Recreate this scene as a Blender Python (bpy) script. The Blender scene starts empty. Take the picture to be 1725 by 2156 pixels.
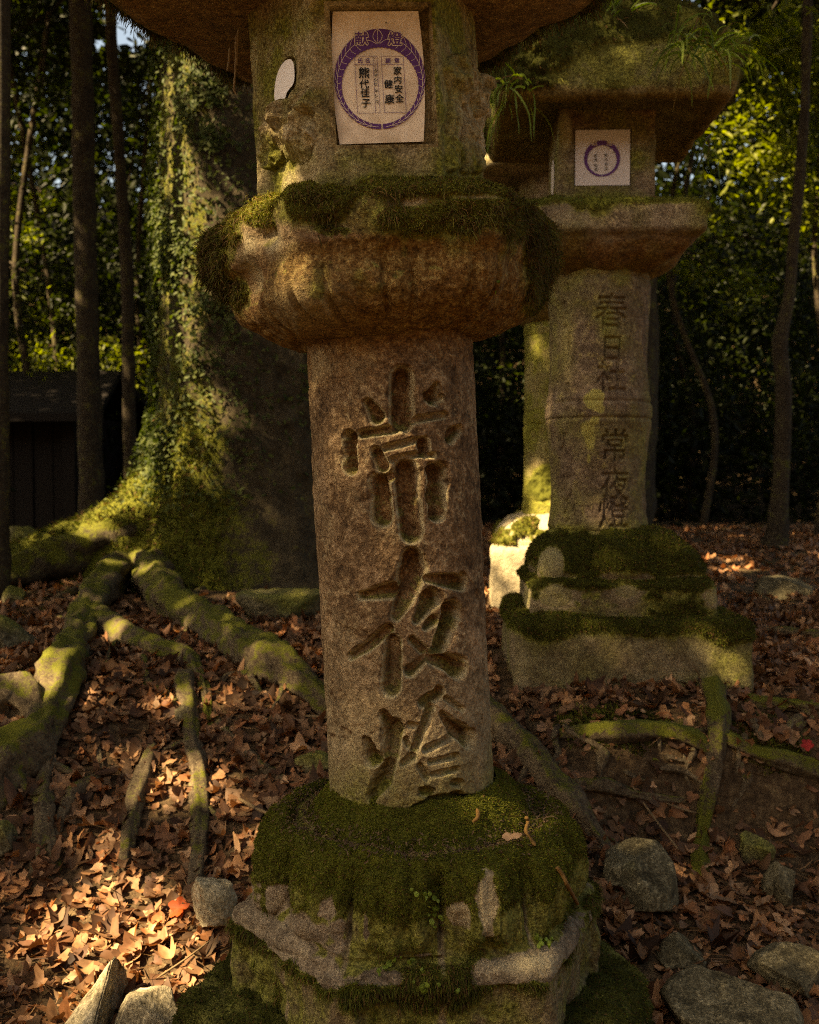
import bpy, math
import numpy as np
D = bpy.data; SC = bpy.context.scene; COL = SC.collection
rad = math.radians

# ------------------------------------------------------------------ camera
F = 2200.0; CX = 862.5; CY = 1078.0; PITCH = math.atan(78 / F)
CAM = np.array([0, 0, 1.2])
FW = np.array([0, math.cos(PITCH), -math.sin(PITCH)])
UP = np.array([0, math.sin(PITCH), math.cos(PITCH)])
cd = D.cameras.new('camera'); cam = D.objects.new('camera', cd); COL.objects.link(cam)
cam.location = CAM; cam.rotation_euler = (math.pi / 2 - PITCH, 0, 0)
cd.sensor_fit = 'HORIZONTAL'; cd.sensor_width = 24; cd.lens = F / 1725 * 24
cd.clip_start = 0.05; cd.clip_end = 400
cd.dof.use_dof = True; cd.dof.focus_distance = 1.83; cd.dof.aperture_fstop = 5.0
SC.camera = cam

# ------------------------------------------------------------------ light
TO_SUN = np.array([-0.62, -0.35, 0.70]); TO_SUN /= np.linalg.norm(TO_SUN)
SUN_EL = math.asin(TO_SUN[2]); SUN_AZ = math.atan2(TO_SUN[0], TO_SUN[1])
w = D.worlds.new('World'); SC.world = w; w.use_nodes = True
wn = w.node_tree; sky = wn.nodes.new('ShaderNodeTexSky'); sky.sky_type = 'NISHITA'
sky.sun_disc = False; sky.sun_elevation = SUN_EL; sky.sun_rotation = SUN_AZ
sky.dust_density = 3.0; sky.ozone_density = 0.6
wn.links.new(sky.outputs[0], wn.nodes['Background'].inputs[0])
wn.nodes['Background'].inputs[1].default_value = 0.052
sl = D.lights.new('sun', 'SUN'); sl.energy = 5.0; sl.angle = rad(0.5); sl.color = (1, 0.86, 0.66)
sun = D.objects.new('sun', sl); COL.objects.link(sun); sun.location = (-6, -4, 12)
from mathutils import Vector
sun.rotation_euler = Vector(TO_SUN).to_track_quat('Z', 'Y').to_euler()
vs = SC.view_settings
vs.view_transform = 'Standard'; vs.look = 'None'; vs.gamma = 1; vs.use_curve_mapping = False
vs.exposure = 2.62
vs.use_white_balance = True; vs.white_balance_temperature = 9200; vs.white_balance_tint = 8
SC.cycles.max_bounces = 6; SC.cycles.diffuse_bounces = 2; SC.cycles.transmission_bounces = 3
SC.cycles.transparent_max_bounces = 4; SC.cycles.glossy_bounces = 2
SC.cycles.sample_clamp_indirect = 2.5; SC.cycles.filter_width = 1.1; SC.cycles.use_denoising = False; SC.cycles.use_adaptive_sampling = False

# ------------------------------------------------------------------ maths helpers
def ray(px, py):
    px = np.asarray(px, float); py = np.asarray(py, float)
    a = (px - CX) / F; b = (CY - py) / F
    return a[..., None] * np.array([1., 0, 0]) + b[..., None] * UP + FW
def at(px, py, Y):
    d = ray(px, py); return CAM + d * (np.asarray(Y, float) / d[..., 1])[..., None]
def proj(P):
    r = P - CAM; dep = r @ FW
    dep = np.where(np.abs(dep) < 1e-6, 1e-6, dep)
    return CX + F * r[..., 0] / dep, CY - F * (r @ UP) / dep
def nrmz(v): return v / np.maximum(np.linalg.norm(v, axis=-1, keepdims=True), 1e-9)
def sstep(a, b, x):
    t = np.clip((x - a) / (b - a), 0, 1); return t * t * (3 - 2 * t)
def _h(ix, iy, iz, s):
    h = (ix.astype(np.uint32) * np.uint32(374761393)) + (iy.astype(np.uint32) * np.uint32(668265263)) + (iz.astype(np.uint32) * np.uint32(2246822519)) + np.uint32((s * 3266489917) & 0xffffffff)
    h = (h ^ (h >> np.uint32(13))) * np.uint32(1274126177)
    h = (h ^ (h >> np.uint32(16))) * np.uint32(2654435761)
    h ^= h >> np.uint32(15)
    return (h & np.uint32(0xffffff)).astype(np.float32) / 16777215.0
def vnoise(P, s=0):
    P = np.asarray(P, np.float64); i = np.floor(P); f = (P - i).astype(np.float32); f = f * f * (3 - 2 * f)
    i = i.astype(np.int64); x, y, z = i[..., 0], i[..., 1], i[..., 2]; r = 0
    for dx in (0, 1):
        wx = f[..., 0] if dx else 1 - f[..., 0]
        for dy in (0, 1):
            wy = wx * (f[..., 1] if dy else 1 - f[..., 1])
            for dz in (0, 1):
                r = r + wy * (f[..., 2] if dz else 1 - f[..., 2]) * _h(x + dx, y + dy, z + dz, s)
    return r
def fbm(P, sc, o=4, s=0, g=0.5):           # centred on 0, about -.5 .. .5
    P = np.asarray(P) * sc; a = 1; t = 0; n = 0
    for k in range(o):
        t = t + a * (vnoise(P + 17.3 * k, s + k) - 0.5); n += a; a *= g; P = P * 2.03
    return t / n * 1.6
def blob(px, py, x, y, rx, ry=None):       # soft spot in 0..1
    ry = ry or rx
    return np.exp(-(((px - x) / rx) ** 2 + ((py - y) / ry) ** 2))

# ------------------------------------------------------------------ mesh helpers
def root_of(o):
    while o.parent is not None: o = o.parent
    return o
def mk(name, V, Q=None, T=None, mat=None, parent=None, col=None, cname='mask', smooth=True, mi=None):
    V = np.asarray(V, np.float32).reshape(-1, 3)
    if parent is not None: org = np.array(root_of(parent).location)
    else: org = np.array([V[:, 0].mean(), V[:, 1].mean(), V[:, 2].min()])
    me = D.meshes.new(name); n = len(V)
    me.vertices.add(n); me.vertices.foreach_set('co', (V - org).astype(np.float32).ravel())
    Q = np.zeros((0, 4), np.int32) if Q is None else np.asarray(Q, np.int32).reshape(-1, 4)
    T = np.zeros((0, 3), np.int32) if T is None else np.asarray(T, np.int32).reshape(-1, 3)
    lp = np.concatenate([Q.ravel(), T.ravel()]).astype(np.int32)
    me.loops.add(len(lp)); me.loops.foreach_set('vertex_index', lp)
    st = np.concatenate([np.arange(len(Q)) * 4, len(Q) * 4 + np.arange(len(T)) * 3]).astype(np.int32)
    me.polygons.add(len(st)); me.polygons.foreach_set('loop_start', st)
    me.polygons.foreach_set('use_smooth', np.full(len(st), smooth, bool))
    mats = mat if isinstance(mat, (list, tuple)) else [mat]
    for m in mats: me.materials.append(m)
    if mi is not None: me.polygons.foreach_set('material_index', np.asarray(mi, np.int32))
    me.update(calc_edges=True)
    if col is not None:
        c = np.asarray(col, np.float32).reshape(n, -1)
        c4 = np.ones((n, 4), np.float32); c4[:, :c.shape[1]] = c
        a = me.attributes.new(cname, 'FLOAT_COLOR', 'POINT'); a.data.foreach_set('color', c4.ravel())
    o = D.objects.new(name, me); COL.objects.link(o)
    if parent is None: o.location = org
    else: o.parent = parent
    return o
def empty(name, loc):
    o = D.objects.new(name, None); COL.objects.link(o); o.location = loc; o.empty_display_size = 0.1; return o
def tag(o, label=None, cat=None, group=None, kind=None):
    for k, v in (('label', label), ('category', cat), ('group', group), ('kind', kind)):
        if v: o[k] = v
    return o
def gridq(nu, nv, wrap=True):
    i = np.arange(nu - 1)[:, None]; j = np.arange(nv if wrap else nv - 1)[None, :]; k = (j + 1) % nv
    return np.stack([i * nv + j, (i + 1) * nv + j, (i + 1) * nv + k, i * nv + k], -1).reshape(-1, 4)
def gridn(V, wrap=True):
    du = np.gradient(V, axis=0)
    if wrap: dv = np.roll(V, -1, 1) - np.roll(V, 1, 1)
    else: dv = np.gradient(V, axis=1)
    return nrmz(np.cross(du, dv))
def resample(P, ds, k=2):
    P = np.asarray(P, float)
    d = np.concatenate([[0], np.cumsum(np.maximum(np.linalg.norm(np.diff(P[:, :2], axis=0), axis=1), 1e-5))])
    n = max(int(d[-1] / ds), 4); s = np.linspace(0, d[-1], n)
    R = np.stack([np.interp(s, d, P[:, c]) for c in range(P.shape[1])], -1)
    for _ in range(k): R[1:-1] = (R[:-2] + 2 * R[1:-1] + R[2:]) / 4
    return R
def poly_r(a, ph, n, p):
    k = np.arange(n) * 2 * np.pi / n
    c = np.maximum(np.cos(ph[..., None] - k), 0) ** p
    return a / np.sum(c, -1) ** (1 / p)
def phis(nf, nb):                           # dense to the front, sparse behind
    return np.concatenate([np.linspace(-1.75, 1.75, nf, endpoint=False), np.linspace(1.75, 2 * np.pi - 1.75, nb, endpoint=False)])
def lathe(prof, c, n=6, p=40, delta=0.0, ph=None, ds=0.004, k=2):
    R = resample(prof, ds, k); ph = phis(400, 120) if ph is None else ph
    f = poly_r(1.0, ph, n, p)[None, :]
    r = R[:, 0:1] * ((1 - R[:, 2:3]) * f + R[:, 2:3])
    V = np.stack([c[0] + r * np.sin(ph + delta), c[1] - r * np.cos(ph + delta), np.broadcast_to(R[:, 1:2], r.shape)], -1)
    return V, np.broadcast_to(ph, r.shape), R
def cat(parts):                             # join (V, Q, T, C) tuples
    Vs, Qs, Ts, Cs, o = [], [], [], [], 0
    for V, Q, T, C in parts:
        V = np.asarray(V).reshape(-1, 3); Vs.append(V); Cs.append(np.asarray(C).reshape(len(V), -1))
        if Q is not None and len(Q): Qs.append(np.asarray(Q) + o)
        if T is not None and len(T): Ts.append(np.asarray(T) + o)
        o += len(V)
    return np.concatenate(Vs), (np.concatenate(Qs) if Qs else None), (np.concatenate(Ts) if Ts else None), np.concatenate(Cs)
def catmull(P, n):
    P = np.asarray(P, float); Pe = np.concatenate([[2 * P[0] - P[1]], P, [2 * P[-1] - P[-2]]])
    t = np.linspace(0, len(P) - 1 - 1e-6, n); i = t.astype(int); f = (t - i)[:, None]
    a, b, c, d = Pe[i], Pe[i + 1], Pe[i + 2], Pe[i + 3]
    return 0.5 * (2 * b + (c - a) * f + (2 * a - 5 * b + 4 * c - d) * f * f + (3 * b - a - 3 * c + d) * f ** 3)
def tube(P, r, ns=12, step=None, amp=0.12, nsc=9.0, seed=0, caps=True):
    """swept limb: centre points P (k,3), radii r (k); returns V grid, Q"""
    A = np.concatenate([np.asarray(P, float), np.asarray(r, float)[:, None]], 1)
    L = np.sum(np.linalg.norm(np.diff(A[:, :3], axis=0), axis=1))
    n = max(int(L / (step or max(0.012, np.mean(r) * 0.35))), len(P) * 2, 6)
    A = catmull(A, n); C = A[:, :3]; R = np.maximum(A[:, 3], 0.0015)
    if caps: R = R * np.sqrt(np.clip(np.minimum(np.arange(n), np.arange(n)[::-1]) / 2.0 + 0.02, 0, 1))
    t = nrmz(np.gradient(C, axis=0)); u = np.zeros_like(t)
    ref = np.array([0, 0, 1.]) if abs(t[0, 2]) < 0.9 else np.array([1., 0, 0])
    x = nrmz(np.cross(t[0], ref))
    for i in range(n):
        x = nrmz(x - t[i] * np.dot(x, t[i])); u[i] = x
    v = np.cross(t, u); ph = np.linspace(0, 2 * np.pi, ns, endpoint=False)
    dirs = u[:, None] * np.cos(ph)[None, :, None] + v[:, None] * np.sin(ph)[None, :, None]
    V = C[:, None] + dirs * R[:, None, None]
    if amp: V = V + dirs * (R[:, None] * amp * 2 * (fbm(V, nsc, 3, seed) + 0.5 * fbm(V, nsc * 4, 2, seed + 5)))[..., None]
    return V, gridq(n, ns)
def gsurf(V):                               # outward normals of a tube grid
    N = gridn(V); c = V.mean(1, keepdims=True)
    s = np.sign(np.sum(N * (V - c), -1)); s[s == 0] = 1
    return N * (s.mean() / abs(s.mean() or 1))

# ------------------------------------------------------------------ node helpers
def nd(nt, typ, ins=None, **pr):
    n = nt.nodes.new(typ)
    for k, v in pr.items(): setattr(n, k, v)
    for k, v in (ins or {}).items():
        if isinstance(v, bpy.types.NodeSocket): nt.links.new(v, n.inputs[k])
        else: n.inputs[k].default_value = v
    return n
def c4(c): return (*c, 1.0)
def mixc(nt, f, a, b, bl='MIX'):
    n = nt.nodes.new('ShaderNodeMix'); n.data_type = 'RGBA'; n.blend_type = bl
    for i, v in ((0, f), (6, a), (7, b)):
        if isinstance(v, bpy.types.NodeSocket): nt.links.new(v, n.inputs[i])
        elif i == 0: n.inputs[0].default_value = v
        else: n.inputs[i].default_value = c4(v)
    return n.outputs[2]
def ramp(nt, f, st, mode='LINEAR'):
    n = nt.nodes.new('ShaderNodeValToRGB'); nt.links.new(f, n.inputs[0]); e = n.color_ramp.elements
    n.color_ramp.interpolation = mode
    while len(e) < len(st): e.new(0.5)
    for q, (p, c) in zip(e, st): q.position = p; q.color = c4(c) if len(c) == 3 else c
    return n.outputs[0]
def mth(nt, op, a, b=0.0, c=0.0, clamp=False):
    n = nt.nodes.new('ShaderNodeMath'); n.operation = op; n.use_clamp = clamp
    for i, v in enumerate((a, b, c)):
        if isinstance(v, bpy.types.NodeSocket): nt.links.new(v, n.inputs[i])
        else: n.inputs[i].default_value = v
    return n.outputs[0]
def noise(nt, co, sc, det=6, rough=0.6, dist=0.0):
    return nd(nt, 'ShaderNodeTexNoise', {'Vector': co, 'Scale': sc, 'Detail': det, 'Roughness': rough, 'Distortion': dist}).outputs[0]
def newmat(name):
    m = D.materials.new(name); m.use_nodes = True; nt = m.node_tree
    b = nt.nodes['Principled BSDF']; co = nd(nt, 'ShaderNodeTexCoord').outputs['Object']
    return m, nt, b, co
def sep(nt, s): return nd(nt, 'ShaderNodeSeparateColor', {0: s}).outputs
def attr(nt, name): return nd(nt, 'ShaderNodeAttribute', attribute_name=name).outputs['Color']
def bump(nt, h, st, dist, prev=None):
    i = {'Height': h, 'Strength': st, 'Distance': dist}
    if prev is not None: i['Normal'] = prev
    return nd(nt, 'ShaderNodeBump', i).outputs[0]

MOSS = (0.040, 0.044, 0.007); MOSS2 = (0.09, 0.09, 0.014)
def stone(name, dark, mid, light, rust=(0.155, 0.074, 0.026), pale=(0.36, 0.30, 0.18), green=(0.13, 0.125, 0.03), grain=330, bs=1.0, mk_=1.0):
    m, nt, b, co = newmat(name)
    n1 = noise(nt, co, 7, 8, 0.62); n2 = noise(nt, co, 38, 6, 0.65, 0.4); n3 = noise(nt, co, grain, 3, 0.6); n4 = noise(nt, co, 15, 7, 0.7, 0.8)
    n5 = noise(nt, co, 120, 4, 0.7)
    f = mth(nt, 'ADD', mth(nt, 'ADD', mth(nt, 'MULTIPLY', n1, 0.32), mth(nt, 'MULTIPLY', n2, 0.42)), mth(nt, 'MULTIPLY', n5, 0.26))
    c = ramp(nt, f, [(0.39, tuple(x * .75 for x in dark)), (0.5, mid), (0.61, tuple(x * 1.25 for x in light))])
    lich = ramp(nt, mth(nt, 'ADD', mth(nt, 'MULTIPLY', n4, 0.6), mth(nt, 'MULTIPLY', n5, 0.4)), [(0.53, (0, 0, 0)), (0.64, (1, 1, 1))])
    c = mixc(nt, mth(nt, 'MULTIPLY', lich, 0.45), c, tuple(min(1, x * 1.25) for x in pale))
    s = sep(nt, attr(nt, 'mask'))
    br = mth(nt, 'SUBTRACT', mth(nt, 'MULTIPLY', n2, 0.6), 0.3)
    def fac(x, amp=1.6): return mth(nt, 'MULTIPLY', x, mth(nt, 'ADD', mth(nt, 'MULTIPLY', mth(nt, 'SUBTRACT', mth(nt, 'ADD', n2, n4), 0.9), amp * 1.3), 0.95, clamp=False), clamp=True)
    rustc = ramp(nt, mth(nt, 'ADD', mth(nt, 'MULTIPLY', n5, .6), mth(nt, 'MULTIPLY', n2, .4)), [(.38, tuple(x * .35 for x in rust)), (.5, rust), (.62, (rust[0] * 1.9, rust[1] * 2.6, rust[2] * 3.2))])
    c = mixc(nt, fac(s[1], 0.9), c, rustc)
    c = mixc(nt, fac(s[2], 1.2), c, pale)
    gc = ramp(nt, n5, [(.34, tuple(x * .35 for x in green)), (.5, green), (.66, tuple(x * 1.8 for x in green))])
    g1 = mth(nt, 'MINIMUM', mth(nt, 'MULTIPLY', s[0], 2.0), 1.0)
    c = mixc(nt, fac(g1, 1.7), c, gc)
    mo = mth(nt, 'SUBTRACT', mth(nt, 'MULTIPLY', s[0], 2.0), 1.0, clamp=True)
    c = mixc(nt, mth(nt, 'MINIMUM', mth(nt, 'MULTIPLY', mo, 1.6), 1.0), c, mixc(nt, n2, tuple(x * mk_ for x in MOSS), tuple(x * mk_ for x in MOSS2)))
    spk = ramp(nt, n3, [(0.32, (0.3, 0.28, 0.25)), (0.5, (1, 1, 1)), (0.68, (1.8, 1.75, 1.6))])
    c = mixc(nt, 0.6, c, spk, 'MULTIPLY')
    nt.links.new(c, b.inputs['Base Color']); b.inputs['Roughness'].default_value = 0.95
    b.inputs['Specular IOR Level'].default_value = 0.12
    q = bump(nt, n2, 0.7 * bs, 0.010); q = bump(nt, n5, 0.9 * bs, 0.005, q); q = bump(nt, n3, 0.9 * bs, 0.002, q)
    nt.links.new(q, b.inputs['Normal']); return m
def leafmat(name, trans=0.3, rough=0.6, spec=0.3, tmul=(1.6, 2.0, 0.6), attrn='lc'):
    m, nt, b, co = newmat(name)
    a = attr(nt, attrn); n = noise(nt, co, 60, 4)
    c = mixc(nt, 0.7, a, ramp(nt, n, [(0.3, (0.6, 0.6, 0.6)), (0.7, (1.3, 1.3, 1.3))]), 'MULTIPLY')
    nt.links.new(c, b.inputs['Base Color']); b.inputs['Roughness'].default_value = rough
    b.inputs['Specular IOR Level'].default_value = spec
    if trans:
        t = nd(nt, 'ShaderNodeBsdfTranslucent', {0: mixc(nt, 1.0, c, tmul, 'MULTIPLY')})
        x = nd(nt, 'ShaderNodeMixShader', {0: trans, 1: b.outputs[0], 2: t.outputs[0]})
        nt.links.new(x.outputs[0], nt.nodes['Material Output'].inputs[0])
    return m
def bark(name, a, b_, moss=True, sc=1.0):
    m, nt, b, co = newmat(name)
    n1 = noise(nt, co, 9 * sc, 7, 0.65); n2 = noise(nt, co, 45 * sc, 6, 0.7, 0.5); n3 = noise(nt, co, 180 * sc, 4, 0.7)
    c = ramp(nt, mth(nt, 'ADD', mth(nt, 'MULTIPLY', n1, 0.5), mth(nt, 'MULTIPLY', n2, 0.5)), [(0.38, a), (0.52, tuple((x + y) / 2 for x, y in zip(a, b_))), (0.62, b_)])
    lich = ramp(nt, n2, [(0.56, (0, 0, 0)), (0.66, (1, 1, 1))])
    c = mixc(nt, mth(nt, 'MULTIPLY', lich, 0.4 if name == 'mossy_bark' else 0.06), c, (0.30, 0.25, 0.16))
    if moss:
        s = sep(nt, attr(nt, 'mask'))
        f = mth(nt, 'MULTIPLY', mth(nt, 'SUBTRACT', mth(nt, 'ADD', s[0], mth(nt, 'MULTIPLY', mth(nt, 'SUBTRACT', mth(nt, 'ADD', n1, n2), 1.0), 1.6)), 0.35), 3.0, clamp=True)
        c = mixc(nt, f, c, ramp(nt, n3, [(.35, (0.03, 0.035, 0.005)), (.5, (.085, .088, .011)), (.65, (0.17, 0.165, 0.024))]))
    nt.links.new(c, b.inputs['Base Color']); b.inputs['Roughness'].default_value = 0.92
    b.inputs['Specular IOR Level'].default_value = 0.15
    q = bump(nt, n1, 0.8, 0.02 / sc); q = bump(nt, n2, 1.0, 0.012 / sc, q); q = bump(nt, n3, 1.0, 0.004 / sc, q)
    nt.links.new(q, b.inputs['Normal']); return m
def flat(name, c, rough=0.8, var=0.25, sc=40):
    m, nt, b, co = newmat(name)
    n = noise(nt, co, sc, 5)
    nt.links.new(mixc(nt, n, tuple(x * (1 - var) for x in c), tuple(x * (1 + var) for x in c)), b.inputs['Base Color'])
    b.inputs['Roughness'].default_value = rough; b.inputs['Specular IOR Level'].default_value = 0.2
    return m

M = dict(
    stone=stone('lantern_stone', (0.050, 0.033, 0.021), (0.145, 0.094, 0.052), (0.29, 0.205, 0.125)),
    firebox=stone('firebox_stone', (0.11, 0.08, 0.04), (0.27, 0.21, 0.11), (0.42, 0.35, 0.22), green=(0.14, 0.135, 0.026)),
    stone2s=stone('lichen_stone', (0.075, 0.055, 0.038), (0.14, 0.105, 0.073), (0.21, 0.165, 0.115), pale=(0.44, 0.38, 0.12)),
    stone2d=stone('dark_mossy_stone', (0.045, 0.034, 0.022), (0.09, 0.07, 0.045), (0.17, 0.135, 0.09), mk_=.5),
    stone2=stone('grey_brown_stone', (0.085, 0.062, 0.042), (0.155, 0.118, 0.08), (0.24, 0.19, 0.13)),
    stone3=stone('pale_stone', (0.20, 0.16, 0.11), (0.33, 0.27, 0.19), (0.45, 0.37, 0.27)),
    rock=stone('rock_stone', (0.045, 0.037, 0.021), (0.095, 0.080, 0.046), (0.16, 0.138, 0.085), grain=200),
    rockp=stone('pale_rock', (0.17, 0.135, 0.08), (0.33, 0.275, 0.175), (0.47, 0.40, 0.27), grain=160),
    moss=leafmat('moss_strand', 0.25, 0.8, 0.15, (1.3, 1.5, 0.6)),
    leaf=leafmat('dry_leaf', 0.22, 0.65, 0.25, (1.5, 1.0, 0.6)),
    ivy=leafmat('ivy_leaf', 0.2, 0.6, 0.15, (1.8, 2.2, 0.5)),
    green=leafmat('green_leaf', 0.38, 0.5, 0.18, (2.2, 2.4, 0.5)),
    canopy=leafmat('canopy_leaf', 0.06, 0.6, 0.2, (1.4, 1.8, 0.4)),
    bark=bark('mossy_bark', (0.030, 0.020, 0.012), (0.19, 0.142, 0.085), sc=2.6),
    dark=bark('dark_bark', (0.022, 0.016, 0.010), (0.07, 0.052, 0.032)), tbark=bark('trunk_bark', (0.026, 0.02, 0.012), (0.085, 0.066, 0.038)),  # both barks darkened to put deep shade into the colour
    ink=flat('ink', (0.012, 0.011, 0.010), 0.6), purple=flat('purple_print', (0.10, 0.035, 0.15), 0.7, 0.15),
    line=flat('pale_print', (0.70, 0.58, 0.45), 0.8, 0.05), bright=flat('fresh_white_paper', (0.8, 0.76, 0.76), 0.8, 0.05), white=flat('white_paper', (0.55, 0.49, 0.47), 0.8, 0.06),
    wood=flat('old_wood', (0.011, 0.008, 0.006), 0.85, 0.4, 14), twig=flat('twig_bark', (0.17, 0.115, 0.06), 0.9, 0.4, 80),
    catkin=flat('catkin', (0.16, 0.085, 0.025), 0.9, 0.4, 200),
)
def papermat():
    m, nt, b, co = newmat('aged_paper')
    n1 = noise(nt, co, 14, 6, 0.6); n2 = noise(nt, co, 90, 4, 0.6)
    c = ramp(nt, n1, [(0.3, (0.55, 0.43, 0.30)), (0.5, (0.74, 0.61, 0.46)), (0.7, (0.80, 0.69, 0.54))])
    c = mixc(nt, 0.6, c, ramp(nt, n2, [(0.25, (0.8, 0.78, 0.74)), (0.6, (1.05, 1.05, 1.05))]), 'MULTIPLY')
    nt.links.new(c, b.inputs['Base Color']); b.inputs['Roughness'].default_value = 0.8
    nt.links.new(bump(nt, noise(nt, co, 30, 4), 0.3, 0.002), b.inputs['Normal']); return m
M['paper'] = papermat()
def soilmat():
    m, nt, b, co = newmat('forest_soil')
    n1 = noise(nt, co, 3, 8, 0.65); n2 = noise(nt, co, 40, 6, 0.7); n3 = noise(nt, co, 200, 3)
    c = ramp(nt, n2, [(0.35, (0.035, 0.022, 0.013)), (0.52, (0.085, 0.055, 0.03)), (0.7, (0.17, 0.115, 0.06))])
    s = sep(nt, attr(nt, 'mask'))
    f = mth(nt, 'MULTIPLY', mth(nt, 'SUBTRACT', mth(nt, 'ADD', s[0], mth(nt, 'MULTIPLY', mth(nt, 'SUBTRACT', mth(nt, 'ADD', n1, n2), 1.0), 1.5)), 0.4), 3.0, clamp=True)
    c = mixc(nt, f, c, mixc(nt, n3, (0.035, 0.042, 0.006), (0.10, 0.11, 0.016)))
    nt.links.new(c, b.inputs['Base Color']); b.inputs['Roughness'].default_value = 1; b.inputs['Specular IOR Level'].default_value = 0.1
    q = bump(nt, n2, 0.8, 0.02); q = bump(nt, n3, 0.8, 0.004, q); nt.links.new(q, b.inputs['Normal']); return m
M['soil'] = soilmat()

# ------------------------------------------------------------------ strands, leaves, glyphs
def face_sample(V, wgt, n, rng, wrap=True, N=None):
    """random points on a grid surface, density ~ area * wgt (per vertex)"""
    nu, nv = V.shape[:2]; Q = gridq(nu, nv, wrap); P = V.reshape(-1, 3)
    a, b, c, d = (P[Q[:, i]] for i in range(4))
    ar = np.linalg.norm(np.cross(c - a, d - b), axis=1) / 2 * wgt.reshape(-1)[Q].mean(1)
    cs = np.cumsum(ar); f = np.searchsorted(cs, rng.random(n) * cs[-1]); f = np.clip(f, 0, len(Q) - 1)
    u = rng.random((n, 1)); v = rng.random((n, 1))
    pt = (a[f] * (1 - u) + b[f] * u) * (1 - v) + (d[f] * (1 - u) + c[f] * u) * v
    Nf = (gridn(V, wrap) if N is None else N).reshape(-1, 3)
    return pt, nrmz(Nf[Q[f, 0]]), ar.sum()
def strands(P, N, rng, ln=0.01, wd=0.0011, hang=0.6, spread=0.8, c0=(0.05, 0.05, 0.009), c1=(0.19, 0.175, 0.026), brown=0.2, seg=2, wig=0.25):
    n = len(P); L = (ln * (0.5 + rng.random(n)))[:, None]
    d = nrmz(N + spread * rng.normal(size=(n, 3)) * 0.6); side = nrmz(np.cross(d, rng.normal(size=(n, 3))))
    W = wd * (0.6 + 0.8 * rng.random(n))[:, None]
    pts = [P - N * 0.001]; g = np.array([0, 0, -1.0])
    for s in range(seg):
        d = nrmz(d + hang * g * (s + 1) / seg + wig * rng.normal(size=(n, 3))); pts.append(pts[-1] + d * L / seg)
    V = []
    for s in range(seg): V += [pts[s] - side * W * (1 - 0.25 * s / seg), pts[s] + side * W * (1 - 0.25 * s / seg)]
    V.append(pts[-1]); V = np.stack(V, 1); k = 2 * seg + 1
    t = []
    for s in range(seg - 1): a = 2 * s; t += [[a, a + 1, a + 3], [a, a + 3, a + 2]]
    a = 2 * (seg - 1); t.append([a, a + 1, a + 2])
    T = (np.arange(n)[:, None, None] * k + np.array(t)[None]).reshape(-1, 3)
    r = rng.random((n, 1)) ** 1.3; C = np.array(c0) * (1 - r) + np.array(c1) * r
    bm = rng.random(n) < brown; C[bm] = np.array((0.10, 0.055, 0.02)) * (0.5 + rng.random((bm.sum(), 1)))
    # broad patches of lighter and darker growth
    C = C * (1 + 0.9 * fbm(P, 11, 3, 77))[:, None].clip(0.35, 1.7)
    return V.reshape(-1, 3), T, np.repeat(C, k, 0)
def rframe(N, rng):
    n = len(N); a = nrmz(np.cross(N, rng.normal(size=(n, 3)))); return a, np.cross(N, a)
def leafquads(P, N, rng, size, cols, asp=0.5, fold=0.15):
    """pointed leaves of 6 vertices with a folded midrib"""
    n = len(P); a, b = rframe(N, rng); s = (size * (0.6 + 0.8 * rng.random(n)))[:, None]
    t = [(-1, 0, 0), (-0.35, -asp, fold), (0.4, -asp * 0.75, fold), (1, 0, -0.1), (0.4, asp * 0.75, fold), (-0.35, asp, fold)]
    V = np.stack([P + s * 0.5 * (x * a + y * b + z * N) for x, y, z in t], 1)
    q = np.array([[0, 1, 2, 3], [0, 3, 4, 5]])
    Q = (np.arange(n)[:, None, None] * 6 + q).reshape(-1, 4)
    return V.reshape(-1, 3), Q, np.repeat(cols, 6, 0)
_gc = {}
def glyph(ch):
    if ch not in _gc:
        cu = D.curves.new('glyph', 'FONT'); cu.body = ch; cu.size = 1; cu.resolution_u = 3
        o = D.objects.new('glyph', cu); COL.objects.link(o)
        dg = bpy.context.evaluated_depsgraph_get(); me = D.meshes.new_from_object(o.evaluated_get(dg))
        me.calc_loop_triangles(); n = len(me.vertices); v = np.zeros(n * 3); me.vertices.foreach_get('co', v)
        t = np.zeros(len(me.loop_triangles) * 3, np.int32); me.loop_triangles.foreach_get('vertices', t)
        _gc[ch] = (v.reshape(-1, 3)[:, :2] - np.array([0.5, 0.38]), t.reshape(-1, 3))
        D.objects.remove(o); D.curves.remove(cu); D.meshes.remove(me)
    return _gc[ch]

# ------------------------------------------------------------------ ground
def gh(x, y):
    x = np.asarray(x, float); y = np.asarray(y, float); z0 = np.zeros_like(x + y)
    P = np.stack([x + z0, y + z0, z0], -1)
    n = fbm(P, 0.9, 4, 3); n2 = fbm(P, 5, 3, 9)
    h = 0.06 + 0.50 * sstep(2.15, 3.45, y + 0.25 * n) + 0.008 * np.clip(y - 3.5, 0, 12)
    wr = sstep(0.38, 0.6, x) * sstep(3.5, 2.6, x); yy = y + 0.12 * n
    h = h + wr * (-0.10 * sstep(2.35, 2.8, yy) * (1 - sstep(2.83, 2.90, yy)) + 0.09 * sstep(2.83, 2.93, yy) * (1 - sstep(2.95, 3.5, yy)))
    h = h + 8.5 * sstep(13, 34, y) + 3 * sstep(7, 18, np.abs(x)) * sstep(3, 9, y)
    h = h + 9.5 * sstep(-2.5, -15, y)  # unseen hill behind the camera, added to block low sky light
    return h + 0.10 * n * sstep(0, 6, np.abs(y - 2) + 3) + 0.02 * n2
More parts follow.
